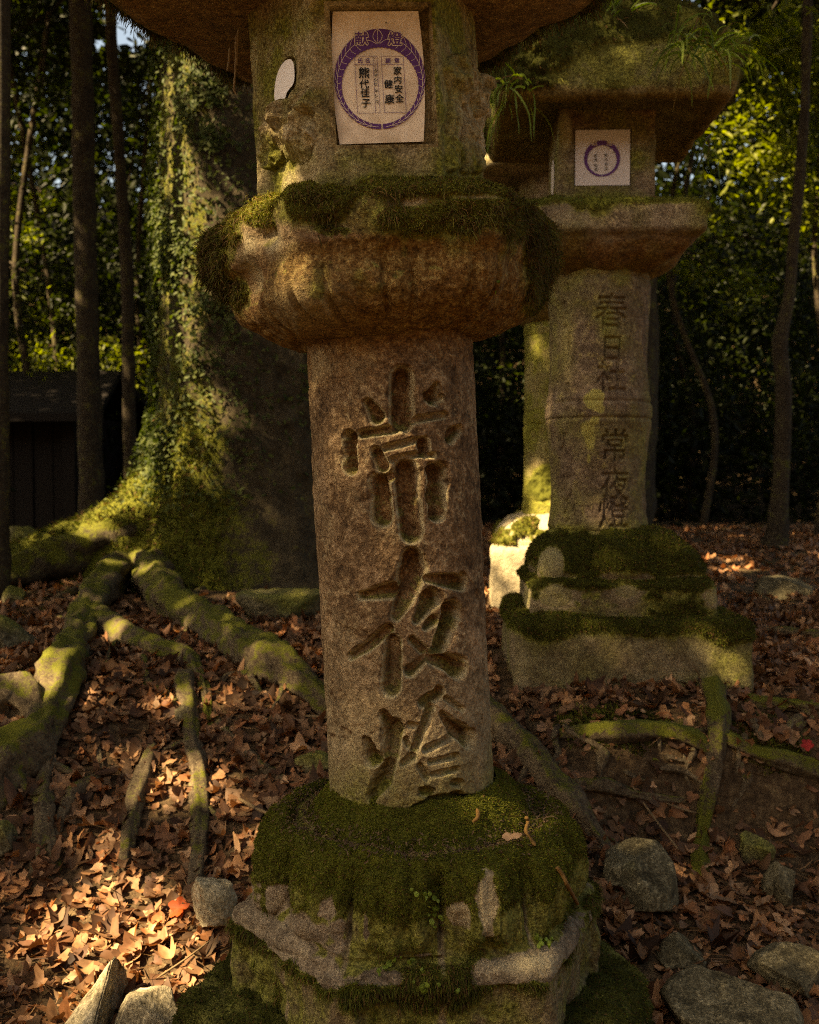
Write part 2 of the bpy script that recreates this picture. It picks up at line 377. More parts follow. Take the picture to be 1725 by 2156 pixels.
def ghit(px, py, up=0.0):
    d = ray(px, py).reshape(-1, 3); t = np.concatenate([np.arange(1.2, 6, 0.012), np.arange(6, 40, 0.06)])
    P = CAM + d[:, None] * t[None, :, None]
    below = P[..., 2] < gh(P[..., 0], P[..., 1]) + np.reshape(np.asarray(up, float), (-1, 1)) * np.ones((len(d), 1))
    i = np.argmax(below, 1); i[~below.any(1)] = len(t) - 1
    return P[np.arange(len(d)), i]
gy = np.concatenate([np.arange(-60, -6, 6), np.arange(-6, 1.9, 0.1), np.arange(1.9, 4.5, 0.018), np.arange(4.5, 12, 0.06), np.arange(12, 60, 1.0), np.arange(60, 301, 24)])
gx1 = np.concatenate([np.arange(0, 2, 0.018), np.arange(2, 6, 0.08), np.arange(6, 30, 1.0), np.arange(30, 200, 17)])
gx = np.concatenate([-gx1[:0:-1], gx1])
GX, GY = np.meshgrid(gx, gy); G = np.stack([GX, GY, gh(GX, GY)], -1)
gpx, gpy = proj(G)
gm = 0.9 * blob(gpx, gpy, 1300, 1530, 170, 40) + 0.7 * blob(gpx, gpy, 1620, 1560, 120, 70) + 0.5 * blob(gpx, gpy, 560, 1300, 120, 50) + 0.5 * blob(gpx, gpy, 60, 1350, 80, 120) + 0.6 * blob(gpx, gpy, 1650, 1240, 80, 20)
gm = np.where(GY > 1, gm, 0.2); gm = np.where(GY > 5.5, 0.25, gm)
tag(mk('ground', G, Q=gridq(len(gy), len(gx), False)[:, ::-1], mat=M['soil'], col=np.stack([gm, gm * 0, gm * 0], -1)), kind='structure')

# ------------------------------------------------------------------ front lantern
PV = at(871, 1725, 2.0); TA = rad(2.9); DEL = rad(6.5); LC = (PV[0], 2.0)
def tilt(V):
    r = V - PV; c, s = math.cos(TA), math.sin(TA); o = r.copy()
    o[..., 0] = r[..., 0] * c - r[..., 2] * s; o[..., 2] = r[..., 0] * s + r[..., 2] * c; return o + PV
def untilt(V, vec=False):
    r = V if vec else V - PV; c, s = math.cos(TA), math.sin(TA); o = r.copy()
    o[..., 0] = r[..., 0] * c + r[..., 2] * s; o[..., 2] = -r[..., 0] * s + r[..., 2] * c; return o if vec else o + PV
def piece(name, prof, parent, c, mat, n=6, p=40, delta=DEL, ph=None, ds=0.004, k=2, tl=True, disp=None, mask=None, cush=0.005):
    V, PH, R = lathe(prof, c, n, p, delta, ph, ds, k); Z = np.broadcast_to(R[:, 1:2], PH.shape)
    if tl: V = tilt(V)
    N = gridn(V); px, py = proj(V)
    d = disp(V, N, PH, Z, px, py) if disp else 0
    V = V + N * (d + 0.003 * fbm(V, 30, 4, 5) + 0.004 * fbm(V, 8, 3, 8))[..., None]
    N = gridn(V); m = mask(V, N, PH, Z, px, py) if mask else np.zeros(V.shape)
    m = np.clip(m, 0, 1); mo = sstep(0.5, 0.8, m[..., 0])
    V = V + N * (mo * cush * (1 + 2.2 * fbm(V, 45, 3, 6) + 2.6 * np.maximum(fbm(V, 16, 3, 7), -.1)))[..., None]; N = gridn(V)
    o = mk(name, V, Q=gridq(*V.shape[:2]), mat=mat, parent=parent, col=m)
    return o, V, N, m
def moss_on(name, parent, V, N, m, n, rng, thr=0.5, front=True, **kw):
    wgt = sstep(thr, thr + 0.25, m)
    if front: wgt = wgt * np.where(np.sum(N * nrmz(CAM - V), -1) > -0.35, 1, 0.08)
    P, Nn, A = face_sample(V, wgt, n, rng, N=N)
    return strands(P, Nn, rng, **kw)
rng = np.random.default_rng(7)
lan = empty('stone_lantern', (LC[0], LC[1], gh(LC[0], LC[1]) + 0.0))
tag(lan, 'large mossy stone lantern in front with a round shaft carved with three big characters', 'stone lantern', 'mossy stone lanterns in the woods')

# shaft with the carved characters
RS = 0.158
ZOOM3 = lambda x, y: ((780 + x / 2.974) * 0.79861, (900 + y / 2.974) * 0.79861)
ZOOM4 = lambda x, y: ((780 + x / 2.695) * 0.79861, (1400 + y / 2.695) * 0.79861)
S3 = [[(755, 290, 130), (755, 620, 135)], [(490, 490, 60), (555, 590, 95)], [(1030, 360, 60), (1010, 430, 110)], [(960, 450, 40), (1085, 445, 40)],
      [(360, 770, 95), (362, 985, 100)], [(440, 735, 55), (700, 690, 60), (870, 615, 50), (1110, 580, 34)], [(1235, 690, 60), (1160, 745, 90)],
      [(555, 880, 70), (600, 980, 80)], [(620, 845, 36), (880, 775, 40)], [(930, 800, 80), (935, 865, 80)], [(680, 935, 36), (880, 890, 40), (1010, 895, 40)],
      [(575, 1120, 120), (595, 1370, 125)], [(790, 1030, 150), (830, 1500, 130)], [(1045, 1040, 130), (1040, 1340, 115)], [(590, 1090, 70), (690, 1060, 60)], [(980, 1010, 50), (1100, 1010, 60)]]
S4 = [[(760, 200, 110), (760, 290, 150), (705, 470, 110), (640, 610, 60)], [(400, 460, 50), (620, 425, 90)], [(870, 345, 50), (1140, 370, 95)],
      [(590, 700, 60), (440, 820, 60), (335, 890, 25)], [(620, 800, 90), (605, 1110, 105)], [(900, 490, 110), (790, 640, 50)], [(1060, 590, 130), (960, 830, 90), (900, 880, 50)],
      [(860, 690, 40), (930, 640, 60)], [(760, 780, 40), (850, 860, 55)], [(900, 920, 60), (1010, 940, 90), (1120, 990, 110)], [(860, 910, 50), (740, 1000, 70)],
      [(445, 1490, 50), (480, 1600, 110)], [(560, 1310, 70), (620, 1420, 130), (600, 1590, 110)], [(600, 1640, 90), (540, 1780, 120), (470, 1890, 70)],
      [(950, 1160, 90), (840, 1230, 70)], [(1010, 1200, 30), (1130, 1280, 36)], [(890, 1270, 70), (840, 1400, 60), (770, 1560, 60)], [(975, 1310, 45), (1060, 1410, 90), (1190, 1490, 120)],
      [(740, 1385, 30), (830, 1400, 30)], [(710, 1490, 50), (730, 1530, 50)], [(860, 1560, 50), (1050, 1470, 50)], [(890, 1650, 30), (1080, 1610, 34)], [(815, 1680, 40), (865, 1760, 50)],
      [(910, 1745, 32), (1090, 1705, 36)], [(840, 1860, 60), (900, 1870, 50)], [(1060, 1800, 50), (1110, 1810, 50)], [(760, 1610, 60), (690, 1660, 40)],
      [(740, 2010, 60), (900, 1945, 90), (1080, 1925, 90), (1210, 1950, 90)]]
def cyl_hit(px, py, r=RS):
    o = untilt(CAM[None])[0]; d = untilt(ray(px, py), True); ox, oy = o[0] - LC[0], o[1] - LC[1]
    a = d[..., 0] ** 2 + d[..., 1] ** 2; b = ox * d[..., 0] + oy * d[..., 1]; c = ox * ox + oy * oy - r * r
    t = (-b - np.sqrt(np.maximum(b * b - a * c, 0))) / a; P = o + d * t[..., None]
    return np.arctan2(P[..., 0] - LC[0], -(P[..., 1] - LC[1])) * r, P[..., 2]
def carve(U, Z, strokes, dmax, k=0.6, jit=None):
    D_ = np.zeros(U.shape)
    for st in strokes:
        for (u0, z0, w0), (u1, z1, w1) in zip(st[:-1], st[1:]):
            wm = max(w0, w1)
            sel = (U > min(u0, u1) - wm) & (U < max(u0, u1) + wm) & (Z > min(z0, z1) - wm) & (Z < max(z0, z1) + wm)
            if not sel.any(): continue
            x, y = U[sel], Z[sel]; ex, ey = u1 - u0, z1 - z0
            t = np.clip(((x - u0) * ex + (y - z0) * ey) / (ex * ex + ey * ey + 1e-12), 0, 1)
            ww = w0 + (w1 - w0) * t; q = np.hypot(x - u0 - t * ex, y - z0 - t * ey) / (ww / 2)
            if jit is not None: q = q + jit[sel]
            D_[sel] = np.maximum(D_[sel], np.minimum(dmax, k * ww) * (1 - sstep(0.45, 1.30, q)))
    return D_
def conv(strokes, zf, sc, kw=1.2, mn=50):
    out = []
    for st in strokes:
        a = np.array(st, float); x, y = zf(a[:, 0], a[:, 1]); u, z = cyl_hit(x, y)
        out.append([(uu, zz, max(ww * kw, mn) / sc * 0.79861 * 1.84 / F) for uu, zz, ww in zip(u, z, a[:, 2])])
    return out
STK = conv(S3, ZOOM3, 2.974, 1.42, 62) + conv(S4[:12], ZOOM4, 2.695, 1.42, 66) + conv(S4[12:], ZOOM4, 2.695, 1.2, 50)
def sh_disp(V, N, PH, Z, px, py):
    q = np.where(PH > np.pi, PH - 2 * np.pi, PH)
    e = fbm(V, 55, 3, 21) * 0.5
    d = -carve(q * RS, Z, STK, 0.034, 0.85, e) * 1.15
    return d - 0.006 * sstep(0.3, 0.5, fbm(V, 14, 4, 31)) + 0.0025 * fbm(V, 90, 3, 2)
def sh_mask(V, N, PH, Z, px, py):
    n = fbm(V, 10, 4, 12); q = np.where(PH > np.pi, PH - 2 * np.pi, PH)
    dep = carve(q * RS, Z, STK, 0.024, 0.75)
    g = 0.28 * sstep(0.004, 0.014, dep) * sstep(-0.2, 0.3, N[..., 2] + n) + 0.30 * sstep(0.72, 0.58, Z + 0.1 * n) + 0.95 * sstep(0.60, 0.575, Z + 0.05 * n)
    r = 0.55 * sstep(1.34, 1.45, Z + 0.16 * n) + 0.42 * sstep(0.008, 0.02, dep) * (1 - 0.5 * sstep(1.1, 0.8, Z)) + 0.15
    b = .75 * sstep(.0005, .004, dep) * sstep(.014, .006, dep) + 0.35 * sstep(0.05, 0.3, n) * sstep(1.0, 1.3, Z) + 0.45 * sstep(1.0, 0.6, Z + 0.2 * n) * sstep(-0.1, 0.4, N[..., 2] + 0.4)  # pale rim along the cuts paints their lit lips; rest is paler stone
    return np.stack([g, r, b], -1)
SH, ShV, ShN, ShM = piece('shaft', [(RS - 0.002, 1.50, 1), (RS, 1.44, 1), (RS, 0.53, 1)], lan, LC, M['stone'], ph=np.concatenate([np.linspace(-1.7, 1.7, 620, endpoint=False), np.linspace(1.7, 2 * np.pi - 1.7, 90, endpoint=False)]), ds=0.0014, disp=sh_disp, mask=sh_mask, cush=0.002)

# middle platform (chudai) with lotus petals below
CPROF = [(.12, 1.712, 0), (.19, 1.704, 0), (.235, 1.692, 0), (.272, 1.675, 0), (.288, 1.666, 0), (.292, 1.655, 0), (.293, 1.63, 0), (.290, 1.60, 0), (.286, 1.585, 0), (.281, 1.574, .1), (.277, 1.566, .2),
         (.278, 1.552, .25), (.280, 1.535, .35), (.272, 1.51, .5), (.250, 1.486, .7), (.220, 1.467, .9), (.192, 1.455, 1), (.165, 1.449, 1), (.13, 1.447, 1)]
def ch_disp(V, N, PH, Z, px, py):
    pet = np.abs(np.cos((PH) * 6)) ** 0.7; q = sstep(1.57, 1.54, Z) * sstep(1.445, 1.49, Z)
    pa = .35 + .65 * sstep(720, 790, px) + .5 * fbm(V, 7, 3, 45)
    d = 0.011 * q * (pet - 0.75) * pa + .022 * blob(px, py, 630, 625, 90, 60) + 0.010 * q * sstep(0.80, 0.9, pet) * -sstep(0.98, 0.9, pet)
    d = d - 0.034 * blob(px, py, 520, 600, 28, 50) - 0.030 * blob(px, py, 552, 492, 22, 26) - 0.014 * blob(px, py, 700, 470, 60, 22) - 0.012 * blob(px, py, 850, 425, 30, 18)
    d = d - 0.012 * sstep(0.1, 0.35, fbm(V, 9, 4, 41)) - 0.018 * sstep(520, 460, px) * sstep(1.6, 1.5, Z)
    return d + 0.008 * fbm(V, 16, 4, 44) + .004 * fbm(V, 50, 3, 46)
def ch_mask(V, N, PH, Z, px, py):
    n = fbm(V, 14, 4, 51); n2 = fbm(V, 40, 3, 52); up = sstep(0.2, 0.6, N[..., 2])
    fr = sstep(1.625, 1.675, Z + 0.10 * n) * 0.9
    fr = np.maximum(fr, sstep(1.56, 1.62, Z + 0.16 * n) * (.50 + .5 * n2) * sstep(560, 620, px))
    Lm = sstep(500, 462, px + 80 * n) * sstep(1.47, 1.52, Z + 0.05 * n); Rm = sstep(1085, 1140, px + 60 * n) * sstep(1.49, 1.53, Z + 0.06 * n)
    mo = np.maximum(np.maximum(up * (0.95 + 0.5 * n), fr), np.maximum(Lm, Rm))
    mo = mo - 1.3 * blob(px, py, 868, 424, 55, 16) - 1.1 * blob(px, py, 1000, 414, 80, 9) - (1.0 + n) * blob(px, py, 575, 505, 55, 36) - 1.2 * blob(px, py, 520, 560, 25, 60) * sstep(440, 505, px) - 0.6 * blob(px, py, 680, 490, 60, 30)
    under = sstep(1.60, 1.56, Z + 0.03 * n)
    mo = np.where(under > 0.5, np.maximum(np.minimum(mo, 0.2), np.maximum(Lm, Rm) - 0.9 * blob(px, py, 520, 600, 30, 70) * (px > 500)), mo)
    rust = under * (0.95 - 0.75 * blob(px, py, 660, 640, 95, 65) + 0.4 * n) + 0.3  # rust, thinned on the left bulge to paint in reflected light
    b = (.5 + n2) * blob(px, py, 570, 505, 50, 38) + (.7 + n2) * blob(px, py, 515, 560, 20, 55) + 0.6 * blob(px, py, 868, 424, 50, 14) + 0.6 * blob(px, py, 1000, 413, 75, 8) + 0.32 * blob(px, py, 660, 640, 85, 60)  # bare pale stone; last spot paints reflected light on the left bulge
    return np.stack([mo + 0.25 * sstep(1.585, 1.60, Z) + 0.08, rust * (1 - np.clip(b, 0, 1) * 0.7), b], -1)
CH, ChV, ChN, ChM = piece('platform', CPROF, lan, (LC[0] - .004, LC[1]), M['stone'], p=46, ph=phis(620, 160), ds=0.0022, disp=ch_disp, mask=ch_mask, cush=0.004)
parts = [moss_on('m', lan, ChV, ChN, ChM[..., 0], 130000, rng, ln=0.0055, wd=0.0008, hang=0.5, seg=2, spread=1.8, brown=.28)]
# long hanging fringe
fw = sstep(0.45, 0.7, ChM[..., 0]) * np.where(ChN[..., 2] < 0.55, 1, 0) * np.where(ChN[..., 1] < 0.5, 1, .05)
P_, N_, _ = face_sample(ChV, fw * sstep(-.05, .25, fbm(ChV, 22, 3, 55)), 9000, rng, N=ChN)
parts.append(strands(P_, N_, rng, ln=0.022, wd=0.0006, hang=1.2, spread=0.5, seg=4, wig=0.6, c0=(0.04, 0.042, 0.008), c1=(0.13, 0.115, 0.02), brown=0.35))
lowx, lowy = proj(ChV); fw2 = fw * (blob(lowx, lowy, 455, 560, 40, 80) + blob(lowx, lowy, 1140, 520, 60, 90) + 0.3 * blob(lowx, lowy, 1010, 520, 60, 50))
P_, N_, _ = face_sample(ChV, fw2, 3500, rng, N=ChN)
parts.append(strands(P_, N_, rng, ln=0.026, wd=0.0006, hang=1.0, spread=0.7, seg=5, wig=0.6, c0=(0.035, 0.034, 0.008), c1=(0.12, 0.11, 0.02), brown=0.4))
V_, Q_, T_, C_ = cat([(v, None, t, c) for v, t, c in parts])
mk('moss', V_, T=T_, mat=M['moss'], parent=CH, col=C_, cname='lc')['kind'] = 'stuff'

# firebox
FC = (LC[0] - .018, LC[1]); FA = 0.187
FN = np.array([math.sin(DEL), -math.cos(DEL), 0]); FT = np.array([math.cos(DEL), math.sin(DEL), 0])
def plane_hit(px, py, ang=0.0, a=FA, off=0.0):
    n = np.array([math.sin(DEL + ang), -math.cos(DEL + ang), 0]); t_ = np.array([math.cos(DEL + ang), math.sin(DEL + ang), 0])
    o = untilt(CAM[None])[0] - np.array([FC[0], FC[1], 0]); d = untilt(ray(px, py), True)
    t = (a + off - o @ n) / (d @ n); P = o + d * np.asarray(t)[..., None]
    return P @ t_, P[..., 2]
def on_plane(u, z, ang=0.0, a=FA, off=0.0):
    n = np.array([math.sin(DEL + ang), -math.cos(DEL + ang), 0]); t_ = np.array([math.cos(DEL + ang), math.sin(DEL + ang), 0])
    u = np.asarray(u)[..., None]; P = u * t_ + n * (a + off) + np.array([FC[0], FC[1], 0]); P[..., 2] = z
    return tilt(P)
wu, wz = plane_hit(np.array([699, 908, 912, 706]), np.array([16, 14, 302, 306])); WU0, WU1 = (wu[0] + wu[3]) / 2, (wu[1] + wu[2]) / 2; WZ0, WZ1 = wz[2:].mean(), wz[:2].mean()
z1f = lambda x, y: (399.3 + x * 0.4166, y * 0.4166)
HOLE = np.array([z1f(*q) for q in [(433, 515), (436, 430), (452, 360), (478, 318), (508, 300), (529, 318), (533, 420), (494, 458), (486, 502)]])
for _ in range(3): HOLE = np.stack([HOLE * .75 + np.roll(HOLE, -1, 0) * .25, HOLE * .25 + np.roll(HOLE, -1, 0) * .75], 1).reshape(-1, 2)
hu, hz = plane_hit(HOLE[:, 0], HOLE[:, 1], -math.pi / 3)
def inpoly(x, y, P):
    r = np.zeros(x.shape, bool); n = len(P)
    for i in range(n):
        (x0, y0), (x1, y1) = P[i], P[(i + 1) % n]
        c = ((y0 > y) != (y1 > y)) & (x < (x1 - x0) * (y - y0) / (y1 - y0 + 1e-12) + x0); r ^= c
    return r
def caps_px(px, py, pts):
    o = np.zeros(px.shape)
    for (x0, y0, x1, y1, r, a) in pts:
        ex, ey = x1 - x0, y1 - y0; t = np.clip(((px - x0) * ex + (py - y0) * ey) / (ex * ex + ey * ey + 1e-9), 0, 1)
        q = np.hypot(px - x0 - t * ex, py - y0 - t * ey) / r; o = np.maximum(o, a * np.sqrt(np.clip(1 - q * q, 0, 1)))
    return o
def fb_disp(V, N, PH, Z, px, py):
    U = V - np.array([FC[0], FC[1], 0]); Vu = untilt(V) - np.array([FC[0], FC[1], 0]); u = Vu @ FT; q = np.where(PH > np.pi, PH - 2 * np.pi, PH)
    front = np.abs(q) < 0.5
    win = front & (u > WU0) & (u < WU1) & (Z > WZ0) & (Z < WZ1)
    d = np.where(win, -0.020, 0.0) + 0.004 * fbm(V, 25, 4, 61)
    tl = np.array([math.cos(DEL - math.pi / 3), math.sin(DEL - math.pi / 3), 0]); ul = Vu @ tl
    left = (q < -0.53) & (q > -1.57)
    hp = np.stack([hu, hz], -1); hole = left & inpoly(ul, Z, hp.mean(0) + (hp - hp.mean(0)) * 1.2); d = np.where(hole, -0.012, d)
    z = lambda a: [(399.3 + x0 * .4166, y0 * .4166, 399.3 + x1 * .4166, y1 * .4166, r * .4166, h) for x0, y0, x1, y1, r, h in a]
    rl = caps_px(px, py, z([(510, 560, 600, 530, 60, .014), (460, 570, 520, 620, 60, .013), (560, 600, 560, 700, 60, .015), (480, 700, 440, 800, 50, .010), (600, 660, 560, 770, 60, .014), (430, 620, 420, 840, 25, .008), (560, 520, 600, 470, 36, .010)]))
    rr = caps_px(px, py, z([(1350, 340, 1380, 480, 70, .018), (1330, 520, 1320, 850, 24, .012), (1385, 500, 1390, 860, 26, .014), (1440, 420, 1450, 560, 50, .018), (1450, 560, 1440, 860, 26, .012)]))
    lump = 1 + 1.2 * fbm(V, 40, 3, 64)
    d = d + np.where(left & ~hole, 1.5 * rl * lump, 0) + np.where((q > .53) & (q < 1.57), 1.4 * rr * lump, 0)
    return d + np.where(left & (rl > 0.004) & ~hole, 0.035 * fbm(V, 32, 4, 65), 0)
def fb_mask(V, N, PH, Z, px, py):
    n = fbm(V, 12, 4, 71); n2 = fbm(V, 5, 3, 72); q = np.where(PH > np.pi, PH - 2 * np.pi, PH)
    Vu = untilt(V) - np.array([FC[0], FC[1], 0]); u = Vu @ FT; inw = (np.abs(q) < .5) & (u > WU0 - .01) & (u < WU1 + .01) & (Z > WZ0 - .006) & (Z < WZ1 + .01)
    g = 0.24 + 0.95 * n + 0.25 * n2 + 0.28 * blob(px, py, 640, 50, 70, 60) + 0.3 * blob(px, py, 820, 340, 130, 30) + 0.25 * blob(px, py, 930, 250, 25, 120) + .3 * sstep(1.73, 1.70, Z)
    b = 0.55 * blob(px, py, 600, 370, 18, 30) + 0.3 * sstep(0.05, 0.35, fbm(V, 20, 4, 74))
    r = np.where(inw, 0.35, 0.06 + 0.25 * sstep(0.1, 0.4, n2) + 0.5 * sstep(2.0, 2.06, Z + 0.04 * n))
    g = np.where(inw, 0.05, np.minimum(g, 0.47))
    return np.stack([g, r, b], -1)
def fine(edges, lo, hi, step):
    return np.arange(lo, hi, step)
FB, FbV, FbN, FbM = piece('firebox', [(FA, 2.13, 0), (FA, 1.66, 0)], lan, FC, M['firebox'], p=110, ph=phis(1000, 120), ds=0.0016, k=0, disp=fb_disp, mask=fb_mask)
# paper panes
PZ = lambda x, y: ((850 + x / 5.39) * 0.79861, y / 5.39 * 0.79861)
def pz(pts, off):
    a = np.asarray(pts, float).reshape(-1, 2); x, y = PZ(a[:, 0], a[:, 1]); u, z = plane_hit(x, y, off=0); return on_plane(u, z, off=off)
OFF = -0.0085
gu, gv = np.meshgrid(np.linspace(0, 1, 60), np.linspace(0, 1, 80))
c00, c10, c11, c01 = [np.array(q, float) for q in [(152, 130), (1372, 124), (1450, 1985), (250, 2028)]]
pg = (c00 * ((1 - gu) * (1 - gv))[..., None] + c10 * (gu * (1 - gv))[..., None] + c11 * (gu * gv)[..., None] + c01 * ((1 - gu) * gv)[..., None])
pg[..., 0] += np.where(gu < 0.5, -60 * np.sin(np.pi * gv) * (1 - 2 * gu), 50 * np.sin(np.pi * gv) * (2 * gu - 1))
Pp = pz(pg, OFF).reshape(80, 60, 3); Pp = Pp + tilt(np.zeros(3)).reshape(3) * 0 + FN * (0.0012 * fbm(Pp, 22, 3, 81))[..., None]
PAP = mk('paper_pane', Pp, Q=gridq(80, 60, False)[:, ::-1], mat=M['paper'], parent=lan)
PAP['label'] = 'cream paper pane printed with a purple wreath and handwritten with ink characters'
# wreath: thick at the top, thin at the bottom, scalloped inside
th = np.linspace(0, 2 * np.pi, 721); ROT = rad(-3.0)
def rot2(p, c=(822, 1097)):
    p = np.asarray(p, float) - c; co, si = math.cos(ROT), math.sin(ROT); return np.stack([p[..., 0] * co + p[..., 1] * -si * -1 * -1, p[..., 0] * si + p[..., 1] * co], -1) + c
def rotp(p, c=(822, 1097)):
    p = np.asarray(p, float) - c; a = ROT; return np.stack([p[..., 0] * math.cos(a) - p[..., 1] * math.sin(a), p[..., 0] * math.sin(a) + p[..., 1] * math.cos(a)], -1) + c
outer = np.stack([822 + 648 * np.sin(th), 1097 - 716 * np.cos(th)], -1)
sc_ = 13 * np.abs(np.sin(th * 31)) ** 0.6 * np.clip(0.4 + np.cos(th) * 0.5 + .5, 0.4, 1.4)
inner = np.stack([822 + (556 - sc_) * np.sin(th), 1190 - (556 - sc_) * np.cos(th)], -1)
gap = (np.abs(th - np.pi) > 0.02)
WV = np.concatenate([outer, inner]); i = np.arange(720)[gap[:-1]]
WQ = np.stack([i, 721 + i, 722 + i, i + 1], -1)
WR = mk('wreath_print', pz(rotp(WV), OFF + 0.0016), Q=WQ, mat=M['purple'], parent=PAP, smooth=False)
def stroke2(pts, wd):
    p = np.asarray(pts, float); t = np.gradient(p, axis=0); t = t / np.maximum(np.linalg.norm(t, axis=1, keepdims=True), 1e-6); s = np.stack([-t[:, 1], t[:, 0]], -1) * np.asarray(wd).reshape(-1, 1) / 2
    V = np.stack([p + s, p - s], 1).reshape(-1, 2); k = np.arange(len(p) - 1) * 2
    return V, np.stack([k, k + 1, k + 3, k + 2], -1)
ls = []
for sd in (-1, 1):                           # mid vein of each half and its side veins
    a = np.linspace(0.30, 3.05, 80); f = 0.42
    mid = (np.stack([822 + sd * 648 * np.sin(a), 1097 - 716 * np.cos(a)], -1) * (1 - f) + np.stack([822 + sd * 556 * np.sin(a), 1190 - 556 * np.cos(a)], -1) * f)
    ls.append(stroke2(mid, 6))
    for a0 in np.linspace(0.55, 2.9, 15):
        for e, (da, ff) in enumerate(((-0.12, 0.02), (-0.10, 0.95))):
            q = np.linspace(0, 1, 8); aa = a0 + da * q + 0.03 * np.sin(q * np.pi); fq = f + (ff - f) * q ** 1.2
            P2 = np.stack([822 + sd * 648 * np.sin(aa), 1097 - 716 * np.cos(aa)], -1) * (1 - fq[:, None]) + np.stack([822 + sd * 556 * np.sin(aa), 1190 - 556 * np.cos(aa)], -1) * fq[:, None]
            ls.append(stroke2(P2, 5))
for w_ in (-1, 1):
    q = np.linspace(0, 1, 20); ls.append(stroke2(np.stack([822 + w_ * 66 * np.sin(q * np.pi) ** 0.8, 388 + q * 200], -1), 7))
    ls.append(stroke2(np.stack([822 + w_ * (20 + 130 * q), 600 - 60 * np.sin(q * 1.7)], -1), 6))
ls.append(stroke2(np.stack([np.full(8, 822.), np.linspace(385, 600, 8)], -1), 6))
V2, Q2, o_ = [], [], 0
for v, q in ls: V2.append(v); Q2.append(q + o_); o_ += len(v)
mk('vein_print', pz(rotp(np.concatenate(V2)), OFF + 0.0019), Q=np.concatenate(Q2), mat=M['line'], parent=PAP, smooth=False)
# writing
def put(chars, off, size_y=1.0, bold=0.0):
    Vs, Ts, o_ = [], [], 0
    for ch, x, y, s in chars:
        v, t = glyph(ch)
        for dx, dy in ([(0, 0)] if not bold else [(a * bold * s, b * bold * s) for a, b in ((-1, 0), (1, 0), (0, 1), (0, -1), (.7, .7), (-.7, .7), (.7, -.7), (-.7, -.7))]):
            Vs.append(np.stack([x + v[:, 0] * s + dx, y - v[:, 1] * s * size_y + dy], -1)); Ts.append(t + o_); o_ += len(v)
    return np.concatenate(Vs), np.concatenate(Ts)
def put3(chars, bold=0.0, layers=True):
    """fatten by overlapping shifted copies, each a hair further out so no two faces share a plane"""
    return put(chars, 0, 1.0, bold)
def prt(name, chars, off, mat, bold=0.0, fn=pz):
    v, t = put(chars, 0, 1.0, bold); k = 1 if not bold else 8; n = len(v)
    o = fn(v, off)
    if bold:
        sizes = [len(glyph(c[0])[0]) for c in chars]; lay = np.concatenate([np.repeat(np.arange(8), s) for s in sizes])
        o = o + FN * (lay * 0.00003)[:, None]
    return mk(name, o, T=t, mat=mat, parent=PAP, smooth=False)
head = [('献', 560, 520, 200), ('燈', 1040, 525, 205)]
prt('outline_lettering', head, OFF + 0.0021, M['line'], 0.075)
prt('heading_lettering', head, OFF + 0.0027, M['purple'], 0.018)
prt('caption_lettering', [('氏', 543, 838, 78), ('名', 652, 835, 78), ('願', 940, 838, 78), ('意', 1066, 835, 78)], OFF + 0.0016, M['purple'], 0.015)
prt('small_lettering', [('フ', 748, 800, 40), ('リ', 752, 845, 40), ('ガ', 754, 890, 40), ('ナ', 757, 935, 40)], OFF + 0.0016, M['purple'])
ink = [('熊', 598, 1010, 165), ('代', 600, 1170, 140), ('佳', 612, 1295, 135), ('子', 625, 1440, 140),
       ('ク', 764, 985, 62), ('マ', 764, 1045, 60), ('シ', 766, 1110, 62), ('ロ', 766, 1172, 56), ('ヨ', 770, 1260, 56), ('シ', 774, 1340, 60), ('コ', 780, 1420, 60),
       ('・', 912, 295, 75), ('・', 1235, 190, 40), ('・', 868, 1650, 30), ('家', 1075, 980, 125), ('内', 1080, 1110, 120), ('安', 1092, 1240, 125), ('全', 1105, 1375, 125), ('健', 945, 1170, 130), ('康', 962, 1385, 140)]
prt('ink_lettering', ink, OFF + 0.0017, M['ink'], 0.02)
fr_ = []
for a, b in [((460, 772), (782, 772)), ((462, 890), (724, 893)), ((460, 772), (506, 1586)), ((782, 772), (826, 1580)), ((724, 772), (764, 1583)), ((506, 1586), (826, 1580)),
             ((842, 772), (1158, 772)), ((850, 888), (1164, 888)), ((842, 772), (888, 1578)), ((1158, 772), (1200, 1575)), ((888, 1578), (1200, 1575))]:
    fr_.append(stroke2(np.linspace(a, b, 6), 5))
V2, Q2, o_ = [], [], 0
for v, q in fr_: V2.append(v); Q2.append(q + o_); o_ += len(v)
mk('box_print', pz(np.concatenate(V2), OFF + 0.0014), Q=np.concatenate(Q2), mat=M['purple'], parent=PAP, smooth=False)
hv = on_plane(hu, hz, -math.pi / 3, off=0.0015); hc = hv.mean(0, keepdims=True); hv = hc + (hv - hc) * 1.06
mk('side_pane', np.concatenate([hc, hv]), T=[[0, 1 + (i + 1) % len(hu), 1 + i] for i in range(len(hu))], mat=M['bright'], parent=lan, smooth=False)['label'] = 'white paper filling the oval opening in the left face'

